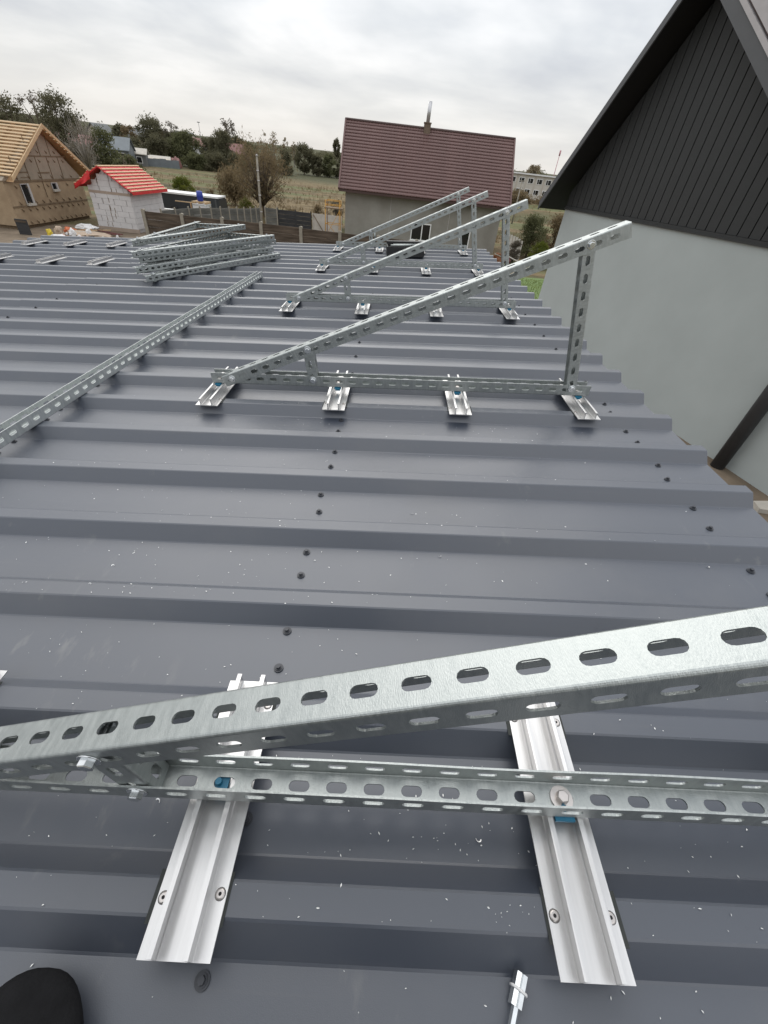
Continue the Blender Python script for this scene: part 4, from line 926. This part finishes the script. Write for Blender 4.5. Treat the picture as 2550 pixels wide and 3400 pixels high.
# ------------------------------------------------------------------ trees and shrubs
def leafcloud(mb, c, rx, rz, n, leaf, r, droop=0.0):
    for i in range(n):
        while True:
            p = Vector((r.gauss(0, .42), r.gauss(0, .42), r.gauss(0, .42)))
            if p.length < 1.15: break
        q = c + Vector((p.x * rx, p.y * rx, p.z * rz))
        a = Vector((r.uniform(-1, 1), r.uniform(-1, 1), r.uniform(-1, 1) - droop)).normalized(); b = a.cross(Vector((r.uniform(-1, 1), r.uniform(-1, 1), r.uniform(-1, 1)))).normalized()
        s_ = leaf * r.uniform(.45, 1.15); a = a * s_ * (1.0 + droop * 1.5); b = b * s_ * .55
        mb.quad(q - a, q + b * .8, q + a, q - b * .8)
def tree(name, label, x, y, ztop_, hw, leafm, seed, trunk=.28, clumps=34, per=60, leaf=.16, style='round', bark='bark', lean=0.0, group='trees and bushes beyond the yard', cat='tree', base=None):
    r = random.Random(seed); zb = gh(x, y) if base is None else base; H = ztop_ - zb
    root = empty(name, loc=(x, y, zb)); tag(root, label, cat, group)
    tm, cm_ = MB(), MB(); th = H * trunk
    top = Vector((lean * H * .6, r.uniform(-.1, .1), H * .8))
    tr = max(.05, H * .022)
    tm.tube([(0, 0, -.1), (lean * th * .3, 0, th * .6), tuple(Vector((lean * th, 0, th))), tuple(top.lerp(Vector((lean * th, 0, th)), .45)), tuple(top)], [tr * 1.3, tr, tr * .85, tr * .5, tr * .15], 8)
    for i in range(clumps):
        u = r.random(); ph = r.uniform(0, 2 * PI)
        if style == 'column':
            zz = th + (H - th) * (u * .95); rad = hw * (1 - abs(u - .35) * .9) * math.sqrt(r.random())
        elif style == 'bush':
            zz = H * (.08 + .84 * u); rad = hw * math.sqrt(max(0.02, 1 - (u * .98) ** 2)) * math.sqrt(r.random())
        else:
            v = 2 * u - 1; zz = th + (H - th) * (.5 + .46 * v) * (1 - .18 * abs(mnoise.noise(Vector((math.cos(ph) * 2.2, math.sin(ph) * 2.2, seed * 1.7)))) * 2); rad = hw * math.sqrt(max(.02, 1 - (v * .97) ** 2)) * math.sqrt(r.uniform(.1, 1))
        rad *= .82 + .3 * mnoise.noise(Vector((math.cos(ph) * 1.3, math.sin(ph) * 1.3, zz * .7 + seed)))
        c = Vector((rad * math.cos(ph) + lean * zz * .8, rad * math.sin(ph), zz))
        cr_ = hw * r.uniform(.16, .30) if style != 'bare' else hw * .22
        if style == 'bare':
            a0 = Vector((lean * th * .8, 0, th * r.uniform(.5, 1.2))); mid = a0.lerp(c, .55) + Vector((0, 0, .08 * H))
            tip = c + Vector((0, 0, H * r.uniform(.05, .18)))
            tm.tube([tuple(a0), tuple(mid), tuple(c), tuple(tip)], [tr * .5, tr * .28, tr * .16, tr * .05], 5)
            for j in range(4): tm.tube([tuple(mid.lerp(c, r.random())), tuple(c + Vector((r.uniform(-.4, .4), r.uniform(-.4, .4), r.uniform(0, .5))) * hw * .5)], [tr * .14, tr * .04], 4)
            leafcloud(cm_, c, cr_ * 1.2, cr_ * 1.2, per, leaf, r, .3)
            continue
        if r.random() < (.9 if style == 'willow' else .4):
            a0 = Vector((lean * th, 0, th * r.uniform(.5, 1.0))); mid = a0.lerp(c, .55) + Vector((0, 0, .05 * H))
            tm.tube([tuple(a0), tuple(mid), tuple(c)], [tr * .5, tr * .3, tr * .1], 5)
        leafcloud(cm_, c, cr_ * 1.35, cr_ * (1.1 if style != 'willow' else 1.7), int(per * (1.3 if style == 'bush' else 1)), leaf, r, .8 if style == 'willow' else 0)
    tm.obj('trunk', MAT[bark], root); cm_.obj('crown', MAT[leafm], root, fix=False)
    return root
tree('leafy_tree', 'dark tree at the left edge behind the tan house roof', -52.6, 73.1, 3.5, 3.0, 'leafdark', 1, clumps=46, per=110, leaf=.17, trunk=.2)
tree('leafy_tree', 'ragged grey brown treetop rising left of the leaning tree', -48.9, 73.5, 4.3, 1.7, 'leafgrey', 2, clumps=26, per=34, leaf=.16, trunk=.3)
tree('leafy_tree', 'large dark leaning tree above the tan house gable', -42.6, 67.4, 3.9, 2.9, 'leafdark', 3, clumps=60, per=110, leaf=.16, trunk=.25, lean=.08)
tree('leafy_tree', 'low dark tree right of the leaning tree', -41.0, 74.0, 1.0, 2.8, 'leafgreen', 4, clumps=40, per=70, leaf=.18, trunk=.15, style='bush')
tree('bare_tree', 'half bare tree with pale branches above the red shed', -28.1, 47.3, 1.7, 2.0, 'leafgrey', 5, clumps=26, per=12, leaf=.10, style='bare', bark='barkpale', lean=-.06)
tree('bare_tree', 'crooked bare dark fruit tree behind the red shed', -23.9, 46.2, -.7, 1.2, 'leafgrey', 6, clumps=16, per=5, leaf=.08, style='bare')
tree('bush', 'grey green sloping bush mass behind the tan house eave', -31.0, 50.7, -.6, 2.3, 'leafgrey', 7, clumps=44, per=60, leaf=.14, style='bush', cat='bush')
tree('leafy_tree', 'rounded dark tree on the hill left of the white roof', -50.5, 109.2, 4.0, 3.4, 'leafdark', 8, clumps=60, per=120, leaf=.21, trunk=.12)
tree('leafy_tree', 'grey sparse tree crown beside the rounded dark hill tree', -47.0, 110.5, 3.9, 2.0, 'leafgrey', 9, clumps=20, per=40, leaf=.2, trunk=.4)
tree('leafy_tree', 'broad brownish green bush tree below the white roofed house', -42.6, 106.0, 1.9, 4.2, 'leafgreen', 10, clumps=60, per=120, leaf=.21, trunk=.05, style='bush')
tree('leafy_tree', 'dark green rounded tree right of the white roofed house', -36.5, 108.5, 2.9, 3.2, 'leafdark', 11, clumps=50, per=120, leaf=.21, trunk=.08, style='bush')
tree('leafy_tree', 'sparse reddish grey tree standing highest on the hill', -42.6, 133.4, 5.5, 2.6, 'leafgrey', 12, clumps=28, per=46, leaf=.24, trunk=.3)
tree('leafy_tree', 'dark bush at the foot of the sparse hill tree', -40.5, 132.0, 2.9, 3.0, 'leafdark', 13, clumps=34, per=70, leaf=.28, style='bush')
tree('willow_tree', 'wide brown twiggy willow standing behind the steel pole', -10.9, 40.6, 1.05, 2.7, 'leafbrown', 14, clumps=120, per=42, leaf=.065, trunk=.24, style='willow', lean=-.02)
tree('willow_tree', 'small brown willow in front of the left hill houses', -14.9, 46.0, -.9, 1.9, 'leafbrown', 15, clumps=60, per=55, leaf=.09, trunk=.2, style='willow')
for i, (x, w, zt) in enumerate(((-37.6, 1.5, 4.2), (-34.9, 1.7, 4.6), (-32.0, 1.5, 4.0), (-29.6, 1.2, 3.2))):
    tree('poplar_tree', 'pale leafless poplar behind the willow, %s of four' % ('leftmost', 'second from left', 'third from left', 'rightmost')[i], x, 146, zt, w, 'leafpale', 30 + i, clumps=26, per=24, leaf=.2, trunk=.1, style='column', bark='barkpale')
tree('leafy_tree', 'dark green tree right of the willow crown', -23.6, 127.8, 2.9, 2.6, 'leafdark', 16, clumps=46, per=120, leaf=.21, trunk=.1)
for i, (x, zt, w) in enumerate(((-20.6, 1.0, 2.1), (-17.6, 1.35, 2.2), (-14.6, 1.3, 2.2), (-11.8, 1.1, 2.0))):
    tree('bush', 'green bush in the hedge left of the tiled house, %s' % ('leftmost', 'second from left', 'third from left', 'nearest the tiled roof')[i], x, 128 + i, zt, w, 'leafgreen' if i % 2 else 'leafdark', 40 + i, clumps=34, per=110, leaf=.21, style='bush', cat='bush')
tree('weeping_tree', 'small weeping tree on the skyline left of the tiled roof', -21.9, 178.0, 5.6, 1.5, 'leafdark', 17, clumps=30, per=50, leaf=.26, trunk=.1, style='willow')
tree('bush', 'round green bush in the field behind the blue barrel', -23.6, 56.0, -2.35, 1.25, 'leafyellow', 18, clumps=40, per=60, leaf=.09, style='bush', cat='bush')
tree('leafy_tree', 'small dark tree on the hill above the grey roofs, left one', -60.0, 115.3, 2.2, 2.0, 'leafdark', 19, clumps=30, per=60, leaf=.24)
tree('leafy_tree', 'small brown tree on the hill above the grey roofs, right one', -56.3, 111.6, 2.2, 2.2, 'leafbrown', 20, clumps=34, per=70, leaf=.22, trunk=.15)
tree('leafy_tree', 'dark bush between the grey roof and the sheet fence', -50.0, 100.5, -1.2, 3.0, 'leafdark', 21, clumps=40, per=70, leaf=.22, style='bush', cat='bush')
tree('shrub', 'big dark green shrub between the tiled house and grey house', 9.2, 34.0, -.95, 1.35, 'leafgreen', 22, clumps=60, per=90, leaf=.075, style='bush', cat='shrub')
tree('shrub', 'brownish tall shrub against the edge of the grey house', 11.6, 36.5, -.95, 1.5, 'leafbrown', 23, clumps=60, per=80, leaf=.08, style='bush', cat='shrub')
tree('shrub', 'yellow green low shrub at the corner of the grey house', 8.9, 30.0, -2.1, .8, 'leafyellow', 24, clumps=40, per=80, leaf=.06, style='bush', cat='shrub')
tree('shrub', 'dry grey green shrub behind the leaning planks', 7.7, 31.5, -2.3, .65, 'leafgrey', 25, clumps=30, per=70, leaf=.06, style='bush', cat='shrub')
tree('shrub', 'reddish brown hedge below the long pale building, left part', 18.5, 82.0, -.9, 2.6, 'leafbrown', 26, clumps=40, per=60, leaf=.2, style='bush', cat='hedge')
tree('shrub', 'reddish brown hedge below the long pale building, right part', 23.5, 80.0, -1.1, 2.8, 'leafbrown', 27, clumps=40, per=60, leaf=.2, style='bush', cat='hedge')
tree('leafy_tree', 'yellowish treetop showing above the long pale building', 28.2, 116.0, 3.5, 1.7, 'leafpale', 28, clumps=30, per=50, leaf=.2, trunk=.5, bark='bark')
for i, (x, y, zt, w, m_) in enumerate(((-4.8, 38.8, -1.6, .75, 'leafgrey'), (-6.3, 39.5, -2.2, .8, 'leafbrown'), (-12.6, 41.5, -2.4, .8, 'leafyellow'), (-8.2, 38.5, -2.5, .7, 'leafbrown'), (-16.5, 45, -2.4, .9, 'leafbrown'), (-3.6, 41, -2.6, .8, 'leafyellow'))):
    tree('weed_shrub', ('thin grey green sapling right of the willow', 'low brown weeds at the willow foot, right', 'yellow green weeds left of the steel pole', 'brown weeds behind the black fence', 'brown weeds behind the trailer', 'yellow green weeds left of the tiled house wall')[i], x, y, zt, w, m_, 60 + i, clumps=30, per=40, leaf=.06, style='bush', cat='weeds')
hb = ((-66, 104, 1.6, 3.0, 'leafdark', 'dark bush on the slope left of the far pale gable'), (-54.5, 92, .2, 2.6, 'leafgrey', 'grey brown bush left of the blue grey house'), (-51.5, 103, .3, 2.6, 'leafdark', 'dark bush right of the blue grey roof'),
      (-47.3, 104.0, 1.0, 2.8, 'leafdark', 'dark lower skirt of the rounded hill tree'), (-39.3, 101, -1.1, 2.6, 'leafgreen', 'green bush above the right end of the sheet fence'), (-36.0, 103, -.6, 2.8, 'leafdark', 'dark bush right of the sheet fence'), (-32.6, 104, -.4, 2.6, 'leafdark', 'dark bush left of the willow crown edge'),
      (-33.5, 118, 1.8, 2.6, 'leafgreen', 'green bush below the dull red roof'), (-28.5, 112, .1, 2.8, 'leafbrown', 'brown bush behind the willow crown'), (-26.5, 120, 1.2, 2.4, 'leafdark', 'dark bush right behind the willow crown'), (-55.5, 124, 1.9, 2.6, 'leafbrown', 'brown bush above the grey roofed hill house'), (-44.0, 122, 2.0, 2.4, 'leafdark', 'dark bush left of the white gabled hill house'),
      (-50, 80, -.9, 2.6, 'leafgreen', 'green bush beside the faded red roof'), (-34.5, 56, -.9, 2.2, 'leafgrey', 'grey twiggy bush above the right eave of the tan house'), (-30, 58, -1.2, 1.9, 'leafgreen', 'green bush behind the half bare tree'))
for i, (x, y, zt, w, m_, lab) in enumerate(hb): tree('bush', lab, x, y, zt, w, m_, 200 + i, clumps=40, per=100, leaf=.19, style='bush', cat='bush')
# far wooded ridge: one mass
def ridge():
    mb = MB(); r = random.Random(99)
    for i in range(420):
        a = math.radians(r.uniform(-48, 16)); d = r.uniform(165, 260); x, y = d * math.sin(a), d * math.cos(a); z = gh(x, y)
        h = r.uniform(.6, 2.2) * (1.2 if r.random() < .2 else .8)
        leafcloud(mb, Vector((x, y, z + h * .5)), r.uniform(1.5, 3.0), h * .8, 46, .42, r)
    tag(mb.obj('far_woods', MAT['leafdark'], fix=False), 'far dark band of trees along the horizon', 'woods', kind='stuff')
ridge()
def field_weeds():
    mb = MB(); r = random.Random(5)
    for i in range(5200):
        a = math.radians(r.uniform(-34, 20)); d = 36 + 60 * r.random() ** 1.6; x, y = d * math.sin(a), d * math.cos(a)
        if y < 35 or (x > -4.5 and x < 7.5 and y < 41): continue
        if mnoise.noise(Vector((x * .06, y * .16, 1.0))) < -.02: continue
        z = gh(x, y); h = r.uniform(.12, .5)
        for k in range(3):
            b = r.uniform(0, PI); w = .03; dx, dy = math.cos(b) * w, math.sin(b) * w; lx = r.uniform(-.15, .15)
            mb.quad((x - dx, y - dy, z), (x + dx, y + dy, z), (x + lx + r.uniform(-.1, .1), y, z + h))
            x += r.uniform(-.2, .2); y += r.uniform(-.2, .2)
    tag(mb.obj('dry_weeds', MAT['leafbrown'], fix=False), 'dry brown weeds standing in the fields behind the fences', 'weeds', kind='stuff')
field_weeds()

# ------------------------------------------------------------------ far houses on the hill
def hill_house(name, label, x, y, rz, L_, W_, wall, ridge_z, wm, rm, base=None):
    zb = (gh(x, y) if base is None else base) - .3; root = empty(name, loc=(x, y, zb), rz=rz); tag(root, label, 'house', 'houses on the hill')
    e_ = wall - zb; rz_ = ridge_z - zb
    mb = MB(); mb.box(-L_ / 2, L_ / 2, -W_ / 2, W_ / 2, 0, e_); mb.prism([(-W_ / 2, e_), (W_ / 2, e_), (0, rz_ - .05)], -L_ / 2, L_ / 2, axis='x'); mb.obj('wall', MAT[wm], root)
    for s_ in (-1, 1):
        mb = MB(); mb.prism([(s_ * (W_ / 2 + .3), e_ - .15), (0, rz_), (0, rz_ - .1), (s_ * (W_ / 2 + .3), e_ - .25)], -L_ / 2 - .25, L_ / 2 + .25, axis='x'); mb.obj('roof', MAT[rm], root)
    for i in range(max(1, int(L_ / 2.2))):
        xx = -L_ / 2 + (i + .5) * L_ / max(1, int(L_ / 2.2))
        w = MB(); w.box(xx - .45, xx + .45, -W_ / 2 - .05, -W_ / 2 - .01, e_ - 1.4, e_ - .5); f_ = w.obj('window', MAT['whiteframe'], root); g = MB(); g.box(xx - .36, xx + .36, -W_ / 2 - .07, -W_ / 2 - .052, e_ - 1.32, e_ - .58); g.obj('pane', MAT['glass'], f_)
    w = MB(); w.box(-L_ / 2 - .05, -L_ / 2 - .01, -.4, .4, e_ - 1.4, e_ - .5); w.obj('window', MAT['glass'], root)
MAT['maroonroof'] = material('faded_red_roof', (0.20, 0.095, 0.085), 0.7, 0, 0.15, 1); MAT['slateroof'] = material('grey_slate_roof', (0.15, 0.155, 0.155), 0.8, 0, 0.1, 1); MAT['bluegrey'] = material('blue_grey_sheet', (0.14, 0.16, 0.175), 0.6, 0, 0.12, 1); MAT['cream'] = material('cream_render', (0.48, 0.43, 0.36), 0.9, 0, 0.05, 1)
hill_house('hill_house', 'low house with faded red roof above the tan house eave', -44.7, 73.2, .35, 4.4, 4.0, -.95, .05, 'palewood', 'maroonroof')
hill_house('hill_house', 'house with blue grey roof right of the faded red one', -47.3, 88.5, .25, 4.4, 4.0, -1.25, .2, 'bluegrey', 'bluegrey')
hill_house('hill_house', 'grey roofed house beside the rounded hill tree', -57.5, 117.0, .2, 3.6, 4.2, .2, 1.75, 'cream', 'slateroof')
hill_house('hill_house', 'white gabled house with red roof slope between hill trees', -48.4, 126.5, .75, 4.2, 3.8, .25, 1.4, 'whiteplastic', 'maroonroof')
hill_house('hill_house', 'house with dull red roof left of the willow crown', -36.7, 120.0, .1, 4.4, 4.2, -.4, 1.15, 'cream', 'maroonroof')
hill_house('hill_house', 'far pale gabled house on the skyline above the red shed', -63.3, 114.0, 1.2, 3.5, 3.2, .5, 1.8, 'cream', 'slateroof')
hill_house('hill_house', 'far grey roofed house on the skyline right of the rounded tree', -71.0, 177.0, .1, 5.0, 5.0, 2.0, 2.8, 'cream', 'slateroof')
hill_house('garden_shed', 'long low cream shed behind the blue grey sheet fence', -45.0, 97.5, .35, 4.2, 2.6, -2.35, -1.85, 'cream', 'palewood')
hill_house('garden_shed', 'low shed with white roof below the blue grey roof', -45.6, 92.5, .3, 2.2, 2.4, -1.6, -1.0, 'slateroof', 'palewood')
crumple('covered_car', 'rounded reddish cover behind the right end of the sheet fence', 'cover', -41.9, 98.0, -3.3, .8, .9, 1.25, 'maroonroof', 55)
sf = empty('sheet_fence', loc=(-46.4, 91.8, gh(-46.4, 91.8)), rz=math.radians(24)); tag(sf, 'blue grey corrugated sheet fence below the hill houses', 'fence')
for i in range(7): MB().box(i * 1.02, i * 1.02 + 1.0, -.02, .02, .05, 1.2 + .06 * math.sin(i * 2.1)).obj('sheet', MAT['bluegrey'], sf)
for i in range(8): MB().box(i * 1.02 - .04, i * 1.02 + .015, .022, .08, 0, 1.15).obj('post', MAT['slateroof'], sf)
# ------------------------------------------------------------------ long pale building on the right
sb = empty('long_building', loc=(24.0, 90.0, gh(21, 90)), rz=math.radians(-1.0)); tag(sb, 'long pale two storey building right of the tiled roof', 'building'); zb = gh(21, 90)
MB().box(-12, 14, 0, 9, -.5, 1.42 - zb).obj('wall', MAT['schoolwall'], sb)
MB().box(-12.2, 14.2, -.3, 9.2, 1.423 - zb, 1.62 - zb).obj('roof_edge', MAT['whiteplastic'], sb)
for i in range(17):
    xx = -11.3 + i * 1.52
    for (z0, z1, off) in ((.30, 1.05, 0), (-1.15, -.42, -.18)):
        f_ = MB().box(xx + off - .46, xx + off + .46, -.045, -.003, z0 - zb, z1 - zb).obj('window', MAT['whiteframe'], sb)
        MB().box(xx + off - .38, xx + off - .12, -.065, -.047, z0 - zb + .07, z1 - zb - .07).obj('pane', MAT['glass'], f_); MB().box(xx + off - .06, xx + off + .40, -.065, -.047, z0 - zb + .07, z1 - zb - .07).obj('pane', MAT['glass'], f_)
    MB().box(xx + .72, xx + .80, -.05, -.003, -.3, 1.40 - zb).obj('pilaster', MAT['cream'], sb)
def mast(name, label, x, y, z0, z1, r_, m_, cat):
    root = empty(name, loc=(x, y, z0)); tag(root, label, cat); mb = MB(); mb.tube([(0, 0, 0), (0, 0, z1 - z0)], [r_, r_ * .6], 8); mb.obj('shaft', MAT[m_], root); return root
MAT['pinkmast'] = material('red_white_mast', (0.45, 0.22, 0.25), 0.6)
q = mast('radio_mast', 'thin reddish mast on the skyline beside the dark roof edge', 31.1, 110, gh(31.1, 110), 5.9, .09, 'pinkmast', 'mast'); mb = MB(); mb.tube([(0, 0, 5.9 - gh(31.1, 110) - .9), (0, 0, 5.9 - gh(31.1, 110) - .1)], .16, 8); mb.obj('antenna', MAT['pinkmast'], q)
q = mast('lamp_post', 'pale lamp post in front of the long pale building', 13.56, 60, gh(13.56, 60), .6, .10, 'fencepost', 'lamp post'); MB().box(-.3, .3, -.05, .05, .55 - gh(13.56, 60), .62 - gh(13.56, 60)).obj('crossbar', MAT['fencepost'], q)
q = mast('light_mast', 'thin far light mast on the skyline between the hill trees', -52.4, 140.6, gh(-52.4, 140.6), 4.5, .07, 'slateroof', 'mast'); MB().box(-.35, .35, -.05, .05, 4.4 - gh(-52.4, 140.6), 4.55 - gh(-52.4, 140.6)).obj('crossbar', MAT['slateroof'], q)
# pale planks leaning in the yard right of the tiled house
for i in range(6):
    pk = empty('leaning_plank', loc=(7.35 + i * .17, 32.0 + .03 * i, GZ)); tag(pk, 'pale rough plank leaning upright right of the tiled house, %s of six' % ('leftmost', 'second from left', 'third from left', 'fourth from left', 'fifth from left', 'rightmost')[i], 'plank', 'pale planks leaning by the tiled house')
    pk.matrix_world = pk.matrix_world @ Matrix.Rotation(math.radians(-4 + i), 4, 'Y') @ Matrix.Rotation(math.radians(-9), 4, 'X')
    MB().box(-.075, .075, 0, .03, 0, 1.45 - .06 * i + rnd.uniform(-.05, .05)).obj('plank', MAT['palewood'], pk)
for n_, (x, y, rz, L_, m_, lab) in enumerate(((6.9, 31.0, .6, 1.5, 'palewood', 'pale rail lying slanted before the tiled house corner'), (7.6, 30.4, -.5, 1.4, 'palewood', 'pale batten lying slanted right of the tiled house corner'))):
    pk = empty('plank', loc=(x, y, GZ + .25), rz=rz); tag(pk, lab, 'plank'); pk.matrix_world = pk.matrix_world @ Matrix.Rotation(.25, 4, 'Y'); MB().box(-L_ / 2, L_ / 2, -.05, .05, 0, .04).obj('board', MAT[m_], pk)
for i, (x, y, sx) in enumerate(((6.8, 31.6, .4), (7.2, 30.9, .25), (6.7, 30.7, .22))):
    crumple('brick_heap', ('rust coloured heap at the foot of the tiled house corner', 'small rust coloured lump right of the heap', 'small rust coloured lump before the heap')[i], 'rubble', x, y, GZ, sx, sx, sx * .8, 'rust' if i != 1 else 'maroon', 70 + i)
